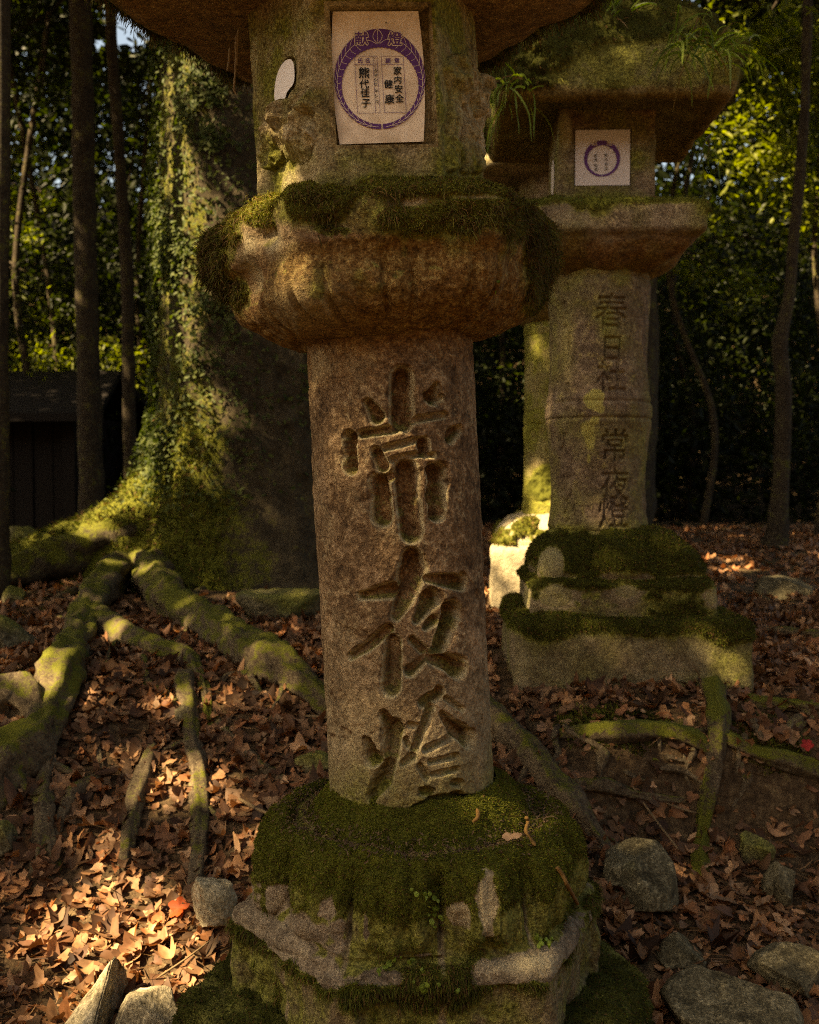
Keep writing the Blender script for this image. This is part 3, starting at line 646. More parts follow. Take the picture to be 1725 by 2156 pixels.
# roof
RPROF = [(.03, 2.46, 1), (.10, 2.44, .6), (.17, 2.38, .2), (.27, 2.31, 0), (.36, 2.265, 0), (.405, 2.245, 0), (.418, 2.22, 0), (.42, 2.16, 0), (.415, 2.115, 0), (.40, 2.095, 0), (.36, 2.083, 0), (.30, 2.076, 0), (.24, 2.07, 0), (.15, 2.068, 0)]
def rf_mask(V, N, PH, Z, px, py):
    n = fbm(V, 9, 4, 91); und = sstep(-0.3, -0.7, N[..., 2])
    return np.stack([np.clip((1 - und) * (0.85 + 0.4 * n) + 0.3 * sstep(2.088, 2.1, Z), 0, 1) * sstep(2.08, 2.095, Z + .01 * n), und * (0.75 + 0.7 * n), 0.15 * und], -1)
RF, RfV, RfN, RfM = piece('roof', RPROF, lan, (LC[0] - .026, LC[1]), M['stone'], p=30, ph=phis(420, 200), ds=0.004, disp=lambda V, N, PH, Z, px, py: 0.014 * fbm(V, 12, 4, 92), mask=rf_mask, cush=0.012)
wgt = sstep(0.4, 0.7, RfM[..., 0]) * np.where((RfN[..., 2] < 0.5) & (RfN[..., 1] < 0.9), 1, 0.15)
P_, N_, _ = face_sample(RfV, wgt, 45000, rng, N=RfN)
v, t, c = strands(P_, N_, rng, ln=0.014, wd=0.0010, hang=0.8, seg=2, spread=1.0, c0=(.03, .034, .007), c1=(.10, .10, .018), brown=.2)
ew = np.where((RfN[..., 2] < 0.2), 1, 0) * sstep(2.20, 2.13, untilt(RfV)[..., 2]) * sstep(.4, .7, RfM[..., 0])
P_, N_, _ = face_sample(RfV, ew, 9000, rng, N=RfN)
v2, t2, c2 = strands(P_, N_, rng, ln=0.028, wd=0.0008, hang=1.1, seg=4, wig=.4, c0=(.03, .03, .007), c1=(.10, .09, .018), brown=.4)
V_, Q_, T_, C_ = cat([(v, None, t, c), (v2, None, t2, c2)])
mk('moss', V_, T=T_, mat=M['moss'], parent=RF, col=C_, cname='lc')['kind'] = 'stuff'
piece('finial', [(.005, 2.63, 1), (.03, 2.60, 1), (.055, 2.55, 1), (.06, 2.51, 1), (.045, 2.475, 1), (.06, 2.455, 1), (.05, 2.43, 1)], lan, (LC[0] - .026, LC[1]), M['stone'], ph=phis(60, 20), ds=0.008)

# base: lotus dome on a hexagonal slab
BPROF = [(.145, .615, 1), (.160, .605, 1), (.180, .590, 1), (.205, .560, 1), (.218, .548, 1), (.245, .545, 1), (.258, .556, 1), (.272, .552, .95), (.288, .530, .8), (.298, .49, .6), (.302, .455, .45), (.298, .425, .35), (.288, .405, .2),
         (.292, .395, .1), (.308, .388, 0), (.316, .380, 0), (.319, .365, 0), (.318, .30, 0), (.320, .22, 0), (.32, .16, 0)]
RIM = [(495, 1905, 600, 1990, 44, 1), (600, 1990, 690, 2058, 50, 1), (690, 2058, 830, 2056, 30, .8), (1030, 2055, 1165, 2028, 44, 1), (1165, 2028, 1225, 1945, 34, .9)]
def bs_disp(V, N, PH, Z, px, py):
    q = sstep(.548, .52, Z) * sstep(.395, .43, Z); pet = np.abs(np.sin(PH * 6)) ** 0.5
    d = 0.046 * q * (pet - 0.8) + 0.005 * q * np.sin(PH * 42) * (pet > .6)
    d = d + 0.012 * caps_px(px, py, [(948, 1870, 1000, 1960, 26, 1), (1025, 1850, 1030, 1950, 22, 1), (570, 1860, 560, 1930, 26, 1), (600, 1960, 690, 1990, 40, 1), (690, 1900, 700, 1950, 26, 1)])
    panel = (Z < .355) * (np.abs(np.where(PH > np.pi, PH - 2 * np.pi, PH) % (np.pi / 3) - 0.0) > 0)
    a6 = np.abs((PH + np.pi / 6) % (np.pi / 3) - np.pi / 6); d = d - 0.014 * sstep(.36, .352, Z) * sstep(.43, .40, a6)
    return d + 0.003 * fbm(V, 60, 3, 105) + 0.014 * fbm(V, 14, 4, 101) - 0.012 * sstep(.15, .4, fbm(V, 9, 3, 103)) * q - 0.014 * sstep(0.1, 0.35, fbm(V, 8, 3, 104)) * (Z < .40)
pet_ = lambda PH: np.abs(np.sin(PH * 6)) ** 0.5
def bs_mask(V, N, PH, Z, px, py):
    n = fbm(V, 12, 4, 111); n2 = fbm(V, 35, 3, 112)
    pt = np.maximum.reduce([1.2 * blob(px, py, 965, 1925, 28, 48), 1.25 * blob(px, py, 1022, 1895, 26, 68), 1.0 * blob(px, py, 548, 1895, 20, 50), 1.0 * blob(px, py, 590, 1890, 18, 40), 1.1 * blob(px, py, 640, 1958, 95, 36), .85 * blob(px, py, 530, 1850, 22, 40), .7 * blob(px, py, 860, 2010, 60, 14), .6 * blob(px, py, 770, 1950, 12, 50), .95 * blob(px, py, 692, 1912, 20, 40), .7 * blob(px, py, 790, 1843, 26, 9), .9 * blob(px, py, 700, 2000, 40, 22), .5 * blob(px, py, 1190, 1965, 26, 26)])
    rim = caps_px(px, py, RIM) * sstep(.34, .37, Z)
    ex = sstep(.42, .60, np.maximum(pt * .95, rim * .9) * (1 + .3 * n) + .75 * n2 + .35 * n)
    tr = sstep(.559, .551, Z) * sstep(0.248, 0.235, np.hypot(V[..., 0] - LC[0], V[..., 1] - LC[1])) * (Z > .53) * sstep(.75, .9, N[..., 2])
    mo = 0.95 + 0.35 * n + .35 * n2 - .42 * sstep(.52, .44, Z) * sstep(.36, .40, Z) - .4 * sstep(.45, .2, pet_(PH)) * (Z < .54) - 1.25 * ex - 0.75 * tr * (.8 + n2) - 0.75 * sstep(.37, .33, Z + .05 * n) * (1 - blob(px, py, 880, 2080, 110, 80)) * np.where(px > 620, 1, .7)
    return np.stack([np.where(ex > .6, np.minimum(mo, .36 + .6 * n2 + .4 * n), np.maximum(mo, .1)), 0.25 * (Z < .36) + .8 * sstep(.285, .262, np.hypot(V[..., 0] - LC[0], V[..., 1] - LC[1])) * (Z > .53), np.clip(ex, 0, 1) * (.02 + .75 * np.maximum(blob(px, py, 1000, 1910, 70, 75), blob(px, py, 1110, 2035, 80, 24)))], -1)
BS, BsV, BsN, BsM = piece('pedestal', BPROF, lan, (LC[0] + .012, LC[1]), M['stone2'], p=30, ph=phis(640, 160), ds=0.0024, tl=False, disp=bs_disp, mask=bs_mask, cush=0.0035)
PL, PlV, PlN, PlM = piece('plinth', [(.26, .226, 0), (.36, .224, 0), (.390, .219, 0), (.400, .208, 0), (.404, .17, 0), (.405, .0, 0), (.405, -.08, 0)], lan, (LC[0] + .012, LC[1]), M['stone2d'], p=30, ph=phis(420, 120), ds=0.005, tl=False,
    disp=lambda V, N, PH, Z, px, py: .02 * fbm(V, 8, 4, 121), mask=lambda V, N, PH, Z, px, py: np.stack([.8 + .7 * fbm(V, 10, 3, 122) - 1.3 * blob(px, py, 1372, 2012, 16, 22), .0 * Z, .5 * blob(px, py, 1372, 2012, 18, 24)], -1), cush=0.007)
P1 = moss_on('m', lan, BsV, BsN, BsM[..., 0], 180000, rng, ln=0.0048, wd=0.0008, hang=0.4, spread=1.2, seg=2, brown=.12, c0=(.04, .046, .006), c1=(.155, .16, .019))
P2 = moss_on('m', lan, BsV, BsN, BsM[..., 0] * sstep(.45, .40, BsV[..., 2]), 14000, rng, ln=0.016, wd=0.0007, hang=1.2, seg=3, brown=.25, c0=(.035, .042, .006), c1=(.11, .115, .016))
V_, Q_, T_, C_ = cat([(v, None, t, c) for v, t, c in (P1, P2)])
mk('moss', V_, T=T_, mat=M['moss'], parent=BS, col=C_, cname='lc')['kind'] = 'stuff'
v, t, c = moss_on('m', lan, PlV, PlN, PlM[..., 0], 80000, rng, ln=0.007, wd=0.0010, hang=.5, spread=1.2, seg=2, brown=.15, c0=(.022, .027, .004), c1=(.08, .088, .012))
mk('moss', v, T=t, mat=M['moss'], parent=PL, col=c, cname='lc')['kind'] = 'stuff'

P_, N_, _ = face_sample(BsV, (BsV[..., 2] > .53) * sstep(.285, .262, np.hypot(BsV[..., 0] - LC[0] - .012, BsV[..., 1] - 2)) * sstep(.195, .21, np.hypot(BsV[..., 0] - LC[0] - .012, BsV[..., 1] - 2)), 2600, rng, N=BsN)
h = rng.random((len(P_), 1)); v, q, c = leafquads(P_ + N_ * .006, nrmz(N_ + .6 * rng.normal(size=P_.shape)), rng, .008, np.array([.04, .025, .014]) * (1 - h) + np.array([.17, .11, .06]) * h, .3)
mk('debris', v, Q=q, mat=M['leaf'], parent=BS, col=c, cname='lc')['kind'] = 'stuff'

# ------------------------------------------------------------------ the two lanterns behind
def glyph_mask(chars, U, Z):
    """depth mask of writing; chars = (char, centre u, centre z, size)"""
    m = np.zeros(U.shape)
    for ch, cu, cz, s in chars:
        v, t = glyph(ch); sel = (np.abs(U - cu) < s * .6) & (np.abs(Z - cz) < s * .6)
        if not sel.any(): continue
        x = (U[sel] - cu) / s; y = (Z[sel] - cz) / s; ins = np.zeros(x.shape, bool); tri = v[t]
        for a, b, c in tri:
            lo = np.minimum(np.minimum(a, b), c) - .001; hi = np.maximum(np.maximum(a, b), c) + .001
            w_ = np.nonzero((x > lo[0]) & (x < hi[0]) & (y > lo[1]) & (y < hi[1]))[0]
            if not len(w_): continue
            X, Y_ = x[w_], y[w_]; d1 = (X - b[0]) * (a[1] - b[1]) - (a[0] - b[0]) * (Y_ - b[1]); d2 = (X - c[0]) * (b[1] - c[1]) - (b[0] - c[0]) * (Y_ - c[1]); d3 = (X - a[0]) * (c[1] - a[1]) - (c[0] - a[0]) * (Y_ - a[1])
            ins[w_] |= ~(((d1 < 0) | (d2 < 0) | (d3 < 0)) & ((d1 > 0) | (d2 > 0) | (d3 > 0)))
        m[sel] = np.maximum(m[sel], ins)
    return m
def sm2(a, k=1):
    for _ in range(k): a = (a + np.roll(a, 1, 0) + np.roll(a, -1, 0) + np.roll(a, 1, 1) + np.roll(a, -1, 1)) / 5
    return a
R2 = empty('stone_lantern', (0.672, 3.6, gh(0.672, 3.6)))
tag(R2, 'stone lantern on a high mossy square base with grass growing on its roof', 'stone lantern', 'mossy stone lanterns in the woods')
C2 = (0.648, 3.6); C2b = (.694, 3.6); C2p = (.712, 3.6); D2 = rad(-2.0)
kw2 = dict(tl=False, delta=D2, n=4, p=34)
LICH = [(1250, 845, 24, 18), (1258, 830, 18, 14), (1238, 905, 16, 22), (1242, 930, 14, 22), (1252, 885, 10, 12), (1240, 965, 5, 12), (1262, 860, 14, 10)]
def s2_disp(V, N, PH, Z, px, py):
    g = 0.006 * (np.exp(-((Z - 1.444) / .006) ** 2) + np.exp(-((Z - 1.388) / .006) ** 2) + .7 * np.exp(-((Z - 1.855) / .006) ** 2) + np.exp(-((Z - 1.015) / .006) ** 2))
    q = np.where(PH > np.pi, PH - 2 * np.pi, PH) * .176; d = 0 * Z
    P = at(np.array([1290., 1292, 1290, 1297, 1300, 1296, 1197, 1197, 1197, 1199]), np.array([655., 733, 792, 938, 1022, 1078, 640, 700, 750, 960]), 3.43)
    u = np.arcsin(np.clip((P[:, 0] - C2[0]) / .172, -1, 1)) * .176 - D2 * .176
    tx = '春日社常夜燈'; sz = [.122, .095, .112, .112, .115, .118]
    mk_ = glyph_mask([(c, u[i], P[i, 2], sz[i]) for i, c in enumerate(tx)], q, Z)
    # worn, unreadable column at the left: eroded strokes
    col = np.exp(-((q - u[6]) / .03) ** 2) * (((Z > 1.47) & (Z < 1.84)) | ((Z > 1.03) & (Z < 1.34)))
    worn = sstep(.10, .28, fbm(np.stack([q * 1.6, Z * 0, Z * 1.0], -1), 42, 3, 130)) * col
    return d - g - .012 * sm2(mk_.astype(float), 3) - .006 * worn + .004 * fbm(V, 20, 4, 131)
def s2_mask(V, N, PH, Z, px, py):
    n = fbm(V, 9, 4, 132); li = np.zeros(px.shape)
    for x, y, a, b in LICH: li = np.maximum(li, blob(px, py, x, y, a, b))
    li = sstep(.35, .6, li + .5 * fbm(V, 40, 3, 133))
    g = (.12 + .5 * n + .5 * sstep(1.06, 1.0, Z + .05 * n) * blob(px, py, 1190, 1110, 60, 60)) * (1 - li) + .2 * li
    yl = .4 * blob(px, py, 1192, 720, 14, 60)
    return np.stack([np.minimum(g, .49), .15 + .3 * sstep(1.80, 1.9, Z + .1 * n), li * 1.0 + .25 * sstep(.1, .3, n) + .3 * blob(px, py, 1290, 1120, 60, 14) + yl], -1)
piece('shaft', [(.165, 1.90, 1), (.172, 1.865, 1), (.176, 1.82, 1), (.167, 1.72, 1), (.163, 1.58, 1), (.171, 1.48, 1), (.181, 1.44, 1), (.182, 1.39, 1), (.172, 1.34, 1), (.161, 1.22, 1), (.163, 1.08, 1), (.173, 1.02, 1), (.174, .96, 1)], R2, C2, M['stone2s'], tl=False, delta=D2, n=6, ph=phis(420, 80), ds=0.0026, disp=s2_disp, mask=s2_mask, cush=0)
def gen_mask(seed, bias, z0, z1, rust=.2, zr=None):
    def f(V, N, PH, Z, px, py):
        n = fbm(V, 8, 4, seed); up = sstep(.2, .7, N[..., 2])
        g = up * (.85 + .6 * n) + bias + .5 * n + .7 * sstep(z0, z1, Z + .12 * n) * sstep(-.15, .3, fbm(V, 5, 3, seed + 3) + .12)
        und = sstep(-.2, -.5, N[..., 2]); r = rust * .7 + .22 * und + (0 if zr is None else .5 * sstep(zr + .02, zr - .02, Z))
        g = np.where(und > .3, np.minimum(g, .15), g)
        return np.stack([g, r, .3 * sstep(.1, .35, fbm(V, 13, 4, seed + 1))], -1)
    return f
_, V2c, N2c, M2c = piece('platform', [(.10, 2.085, 0), (.20, 2.08, 0), (.285, 2.065, 0), (.298, 2.05, 0), (.300, 2.02, 0), (.299, 1.975, 0), (.29, 1.962, 0), (.280, 1.955, .1), (.268, 1.935, .2), (.245, 1.91, .4), (.215, 1.89, .65), (.19, 1.878, .9), (.165, 1.868, 1), (.14, 1.866, 1)], R2, C2, M['stone2'], ph=phis(260, 80), ds=.005,
    disp=lambda V, N, PH, Z, px, py: .012 * fbm(V, 9, 4, 140) + .012 * sstep(1.95, 1.93, Z) * (np.abs(np.cos(PH * 4)) - .6), mask=gen_mask(141, .12, 2.0, 2.06, .15, 1.95), **kw2)
FA2 = .158
PW = dict(z0=2.142, z1=2.328, u0=-.106, u1=.080)
def f2_disp(V, N, PH, Z, px, py):
    q = np.where(PH > np.pi, PH - 2 * np.pi, PH); t_ = np.array([math.cos(D2), math.sin(D2), 0]); u = (V - np.array([C2[0], C2[1], 0])) @ t_
    win = (np.abs(q) < .75) & (u > PW['u0']) & (u < PW['u1']) & (Z > PW['z0']) & (Z < PW['z1'])
    return np.where(win, -.010, 0) + .004 * fbm(V, 14, 4, 150)
def f2_mask(V, N, PH, Z, px, py):
    n = fbm(V, 9, 4, 151)
    return np.stack([np.minimum(.12 + .6 * n + .4 * sstep(2.14, 2.08, Z), .48), .5 * sstep(2.28, 2.36, Z + .06 * n) + .15, .9 * sstep(.3, .7, blob(px, py, 1190, 275, 20, 46) + .5 * n)], -1)  # cream spot at the left paints a patch of sunlight
FB2, _, _, _ = piece('firebox', [(FA2, 2.40, 0), (FA2, 2.06, 0)], R2, C2, M['stone2'], ph=phis(420, 80), ds=.0035, k=0, disp=f2_disp, mask=f2_mask, tl=False, delta=D2, n=4, p=70)
n2v = np.array([math.sin(D2), -math.cos(D2), 0]); t2v = np.array([math.cos(D2), math.sin(D2), 0])
def pane2(u, z, off): u = np.asarray(u, float)[..., None]; P = u * t2v + n2v * (FA2 + off) + np.array([C2[0], C2[1], 0]); P[..., 2] = z; return P
gu, gv = np.meshgrid(np.linspace(PW['u0'] + .004, PW['u1'] - .004, 24), np.linspace(PW['z0'] + .003, PW['z1'] - .004, 24))
P_ = pane2(gu, gv, -.003) + n2v * (.0015 * fbm(np.stack([gu, gu * 0, gv], -1), 20, 2, 160))[..., None]
PP2 = mk('paper_pane', P_, Q=gridq(24, 24, False), mat=M['white'], parent=R2)
PP2['label'] = 'white paper pane with a purple wreath and two columns of ink writing'
cz2, cu2 = 2.231, -.015
outer = np.stack([cu2 + .0585 * np.sin(th), cz2 + .0585 * np.cos(th)], -1); inner = np.stack([cu2 + .0475 * np.sin(th), cz2 - .0045 + .0475 * np.cos(th)], -1); WV = np.concatenate([outer, inner])
mk('wreath_print', pane2(WV[:, 0], WV[:, 1], -.0008), Q=np.stack([i, 721 + i, 722 + i, i + 1], -1)[:, ::-1], mat=M['purple'], parent=PP2, smooth=False)
ins = [('家', .017, 2.232, .0135), ('内', .017, 2.218, .0125), ('安', .018, 2.204, .0125), ('全', .018, 2.190, .0125), ('香', -.017, 2.232, .0125), ('澤', -.017, 2.218, .013), ('和', -.016, 2.200, .0125), ('美', -.015, 2.187, .0125)]
v, t = put([(c, u - .019, -z - .009, s) for c, u, z, s in ins], 0, 1.0, 0)
mk('ink_lettering', pane2(v[:, 0], -v[:, 1], -.0007), T=t, mat=M['ink'], parent=PP2, smooth=False)
v, t = put([(c, u - .019, -z - .009, s) for c, u, z, s in [('献', -.021, 2.272, .019), ('燈', .028, 2.272, .019)]], 0, 1.0, 0)
mk('heading_lettering', pane2(v[:, 0], -v[:, 1], -.0004), T=t, mat=M['line'], parent=PP2, smooth=False)
a_ = np.linspace(0, 2 * np.pi, 33)[:-1]; yy, zz = C2[1] - .02 + .05 * np.cos(a_), 2.205 + .058 * np.sin(a_)
sn = np.array([-math.cos(D2), -math.sin(D2), 0]); sp = np.stack([np.full(32, 0.), yy, zz], -1); sp[:, 0] = C2[0] - (FA2 + .004) / math.cos(D2) + (yy - C2[1]) * math.tan(-D2) * 1
mk('side_pane', np.concatenate([sp.mean(0, keepdims=True), sp]), T=[[0, 1 + (k + 1) % 32, 1 + k] for k in range(32)], mat=M['white'], parent=R2, smooth=False)['label'] = 'white oval paper pane on the left face'
def r2_disp(V, N, PH, Z, px, py):
    cor = np.abs(np.cos((PH + np.pi / 4) * 2)) ** 3 * 0 + np.clip(1 - np.abs((PH % (np.pi / 2)) - np.pi / 4) / .5, 0, 1)
    return .018 * fbm(V, 7, 4, 170)
_, V2r, N2r, M2r = piece('roof', [(.03, 2.80, .6), (.12, 2.77, .4), (.22, 2.71, .2), (.30, 2.61, .05), (.34, 2.56, 0), (.362, 2.53, 0), (.372, 2.51, 0), (.372, 2.44, 0), (.366, 2.39, 0), (.355, 2.365, 0), (.325, 2.358, 0), (.315, 2.368, 0), (.26, 2.38, 0), (.20, 2.39, 0), (.10, 2.39, 0)], R2, C2, M['stone2d'], ph=phis(260, 120), ds=.007, disp=r2_disp, mask=gen_mask(171, .45, 2.34, 2.48, .1, 2.38), cush=.014, **kw2)
piece('finial', [(.004, 3.04, 1), (.04, 3.0, 1), (.085, 2.93, 1), (.09, 2.88, 1), (.07, 2.82, 1), (.09, 2.79, 1), (.08, 2.75, 1)], R2, C2, M['stone2'], ph=phis(60, 20), ds=.01, tl=False, n=6)
def b2_mask(V, N, PH, Z, px, py):
    n = fbm(V, 9, 4, 181); ex = np.maximum.reduce([1.2 * blob(px, py, 1165, 1190, 26, 34), 1.1 * blob(px, py, 1170, 1255, 40, 26), .95 * blob(px, py, 1320, 1245, 30, 16), .9 * blob(px, py, 1498, 1255, 16, 22), .8 * blob(px, py, 1110, 1260, 14, 30)])
    up = sstep(-.05, .4, N[..., 2]); mo = up * (1.05 + .4 * n) - 1.3 * ex + sstep(.86, .92, Z + .05 * n) + .12 + .5 * n + .7 * blob(px, py, 1440, 1290, 60, 50)
    return np.stack([np.where(ex > .5, .2, mo), .15 + 0 * n, np.clip(ex, 0, 1) * .75 + .1], -1)
def b2_disp(V, N, PH, Z, px, py):
    q = sstep(.86, .9, Z) * sstep(1.02, .96, Z)
    return .02 * fbm(V, 8, 4, 182) + .028 * q * (np.abs(np.cos(PH * 4)) ** .6 - .6) + .02 * blob(px, py, 1165, 1190, 30, 40)
_, V2b, N2b, M2b = piece('pedestal', [(.12, 1.02, 1), (.17, 1.01, 1), (.20, .995, .9), (.24, .96, .7), (.265, .92, .45), (.272, .88, .25), (.268, .862, .1), (.285, .852, 0), (.293, .838, 0), (.293, .78, 0), (.295, .70, 0)], R2, C2b, M['stone2d'], ph=phis(320, 80), ds=.005, disp=b2_disp, mask=b2_mask, cush=.007, **kw2)
def p2_mask(V, N, PH, Z, px, py):
    n = fbm(V, 7, 4, 191); up = sstep(.2, .7, N[..., 2])
    return np.stack([np.maximum(up * (1 + .3 * n), sstep(.68, .735, Z + .06 * n) * .9) + .12 + .5 * n, .15 + 0 * n, .15 + .3 * sstep(.05, .3, fbm(V, 11, 3, 192)) + .4 * blob(px, py, 1100, 1420, 12, 60)], -1)
_, V2p, N2p, M2p = piece('plinth', [(.24, .752, 0), (.345, .747, 0), (.365, .735, 0), (.372, .715, 0), (.372, .6, 0), (.374, .40, 0)], R2, C2p, M['stone2d'], ph=phis(320, 80), ds=.006, disp=lambda V, N, PH, Z, px, py: .024 * fbm(V, 6, 4, 193), mask=p2_mask, cush=.005, **kw2)
v, t, c = moss_on('m', R2, V2r, N2r, M2r[..., 0], 13000, rng, ln=.014, wd=.0014, hang=.7, seg=2, spread=1.2, c0=(.02, .024, .004), c1=(.075, .08, .012))
lst = [(v, t, c)]
for V, N, m, n in ((V2c, N2c, M2c, 9000), (V2b, N2b, M2b, 26000), (V2p, N2p, M2p, 30000)):
    lst.append(moss_on('m', R2, V, N, m[..., 0], n, rng, ln=.010, wd=.0013, hang=.6, seg=2, spread=1.2, c0=(.035, .04, .006), c1=(.13, .135, .018)))
V_, Q_, T_, C_ = cat([(v, None, t, c) for v, t, c in lst])
mk('moss', V_, T=T_, mat=M['moss'], parent=R2, col=C_, cname='lc')['kind'] = 'stuff'

C3 = (.735, 5.2); R3 = empty('stone_lantern', (*C3, gh(*C3)))
tag(R3, 'partly hidden stone lantern between the other two with its pale base in full sunlight', 'stone lantern', 'mossy stone lanterns in the woods')
kw3 = dict(tl=False, n=6, p=30, delta=.2, cush=.008)
def sm3(V, N, PH, Z, px, py):
    n = fbm(V, 8, 4, 200)
    return np.stack([np.minimum(.36 + .5 * n, .49) + .5 * sstep(.15, .5, blob(V[..., 0], Z, .66, 1.17, .06, .09) + .4 * n) * (N[..., 1] < 0), .15 + 0 * n, .35 * sstep(.05, .3, n)], -1)
piece('shaft', [(.165, 1.96, 1), (.172, 1.92, 1), (.165, 1.86, 1), (.165, 1.55, 1), (.170, 1.52, 1), (.170, 1.44, 1), (.165, 1.41, 1), (.166, 1.15, 1), (.172, 1.08, 1), (.176, .98, 1)], R3, C3, M['firebox'], ph=phis(160, 60), ds=.005, disp=lambda V, N, PH, Z, px, py: .005 * fbm(V, 15, 4, 201) - .006 * (np.exp(-((Z - 1.515) / .007) ** 2) + np.exp(-((Z - 1.445) / .007) ** 2) + np.exp(-((Z - 1.88) / .007) ** 2) + np.exp(-((Z - 1.075) / .008) ** 2)), mask=sm3, **kw3)
piece('platform', [(.1, 2.22, 0), (.25, 2.20, 0), (.30, 2.18, 0), (.305, 2.12, 0), (.29, 2.09, 0), (.27, 2.07, .3), (.25, 2.02, .6), (.21, 1.965, .9), (.17, 1.94, 1), (.12, 1.935, 1)], R3, C3, M['stone2'], ph=phis(160, 60), ds=.008, disp=lambda V, N, PH, Z, px, py: .01 * fbm(V, 9, 4, 202), mask=gen_mask(203, .2, 2.12, 2.2, .2, 2.08), **kw3)
piece('firebox', [(.18, 2.66, 0), (.18, 2.18, 0)], R3, C3, M['stone2'], ph=phis(160, 60), ds=.008, disp=lambda V, N, PH, Z, px, py: .006 * fbm(V, 12, 4, 204), mask=gen_mask(205, .1, 3, 4), **kw3)
piece('roof', [(.03, 3.0, .5), (.2, 2.92, .2), (.36, 2.80, 0), (.42, 2.765, 0), (.43, 2.74, 0), (.43, 2.68, 0), (.41, 2.65, 0), (.3, 2.64, 0), (.1, 2.64, 0)], R3, C3, M['stone3'], ph=phis(160, 80), ds=.008, disp=lambda V, N, PH, Z, px, py: .015 * fbm(V, 7, 4, 206), mask=gen_mask(207, .1, 2.9, 3.2, .1), **kw3)
piece('finial', [(.004, 3.22, 1), (.06, 3.14, 1), (.08, 3.08, 1), (.06, 3.02, 1), (.08, 2.99, 1), (.07, 2.95, 1)], R3, C3, M['stone3'], ph=phis(40, 20), ds=.01, tl=False, n=6)
_, V3b, N3b, M3b = piece('pedestal', [(.13, 1.03, 1), (.18, 1.015, 1), (.24, .98, .8), (.29, .92, .5), (.30, .88, .3), (.29, .862, .1), (.315, .85, 0), (.32, .83, 0), (.32, .72, 0), (.32, .42, 0)], R3, C3, M['stone3'], tl=False, n=4, p=30, delta=-.12, cush=.012, ph=phis(260, 80), ds=.006, disp=lambda V, N, PH, Z, px, py: .022 * fbm(V, 7, 4, 208) + .03 * sstep(.87, .9, Z) * sstep(1.02, .97, Z) * (np.abs(np.cos(PH * 4)) ** .6 - .6),
    mask=lambda V, N, PH, Z, px, py: np.stack([sstep(.86, .88, Z) * sstep(-.02, .15, fbm(V, 9, 4, 209) + .25 * sstep(.735, .8, V[..., 0])) * .95, .0 * Z, .55 + 0 * Z], -1))
v, t, c = moss_on('m', R3, V3b, N3b, M3b[..., 0], 5000, rng, ln=.02, wd=.002, hang=.5)
mk('moss', v, T=t, mat=M['moss'], parent=R3, col=c, cname='lc')['kind'] = 'stuff'

# ------------------------------------------------------------------ the great tree and its roots
TC = np.array([-0.92, 6.0]); TZ = float(gh(*TC))
def root_mesh(paths, ns=16, amp=.13, moss=.55, step=None, pale=False):
    parts = []
    for k, (P, r) in enumerate(paths):
        V, Q = tube(P, r, ns, step, amp, 9, 300 + k); N = gsurf(V); A_ = np.arange(ns) * 2 * np.pi / ns; V = V + N * (np.mean(r) * .15 * np.sin(A_ * 5 + 8 * fbm(V, 4, 2, 350 + k)))[..., None]; N = gsurf(V)
        m = np.clip(moss + .40 * N[..., 2] + .45 * fbm(V, 5, 3, 310 + k) + .6 * fbm(V, 22, 3, 340 + k), 0, 1)
        parts.append((V, Q, None, np.stack([m, m * 0, m * 0], -1)))
    return cat(parts)
def gpath(pts, lift=.35, dz=0):
    """pixel path laid on the ground: (px, py, width px) -> centre line and radii"""
    a = np.array(pts, float); P = ghit(a[:, 0], a[:, 1]); r = a[:, 2] / 2 * P[:, 1] / F
    P = ghit(a[:, 0], a[:, 1], r * lift + dz); r = a[:, 2] / 2 * P[:, 1] / F
    r = r * (1 + .6 * fbm(P, 9, 2, 346)); P[-1, 2] -= 1.2 * r[-1]; return P, r
tree = empty('old_tree', (TC[0], TC[1], TZ))
tag(tree, 'huge old tree with ivy on its mossy trunk and roots spreading over the leaf litter', 'tree')
zz = np.concatenate([np.linspace(.2, 3.2, 150), np.linspace(3.3, 9.5, 60)]); ph = np.linspace(0, 2 * np.pi, 200, endpoint=False)
ZZ, PP = np.meshgrid(zz, ph, indexing='ij'); hgt = np.maximum(ZZ - TZ, -.3)
rr = .50 - .016 * np.maximum(ZZ - 2, 0)
rr = rr + 1.6 * np.exp(-np.maximum(hgt, 0) ** 1.3 / .237) * np.exp(-(np.angle(np.exp(1j * (PP + 1.62))) / .30) ** 2)
for a0, amp, dec, wd in ((-.7, .30, .30, .4), (.5, .30, .35, .5), (1.5, .35, .4, .5), (2.9, .4, .4, .6), (-2.7, .3, .4, .4)):
    dphi = np.angle(np.exp(1j * (PP - a0))); rr = rr + amp * np.exp(-hgt / dec) * np.exp(-(dphi / wd) ** 2)
VT = np.stack([TC[0] + rr * np.sin(PP), TC[1] - rr * np.cos(PP), ZZ], -1)
NT_ = gridn(VT); NT_ *= np.sign(np.sum(NT_ * (VT - np.array([TC[0], TC[1], 0]))))
VT = VT + NT_ * (.05 * fbm(VT * np.array([1, 1, .25]), 7, 4, 320) + .03 * fbm(VT, 14, 3, 321))[..., None]
tpx, tpy = proj(VT)
mT = .12 + .4 * sstep(500, 390, tpx) + .45 * sstep(1.9, .9, ZZ + .6 * fbm(VT, 3, 3, 322)) + .4 * fbm(VT, 5, 4, 323) - .35 * sstep(440, 600, tpx)  # moss, heavier at left to paint the sunlit strip, thinner on shaded right
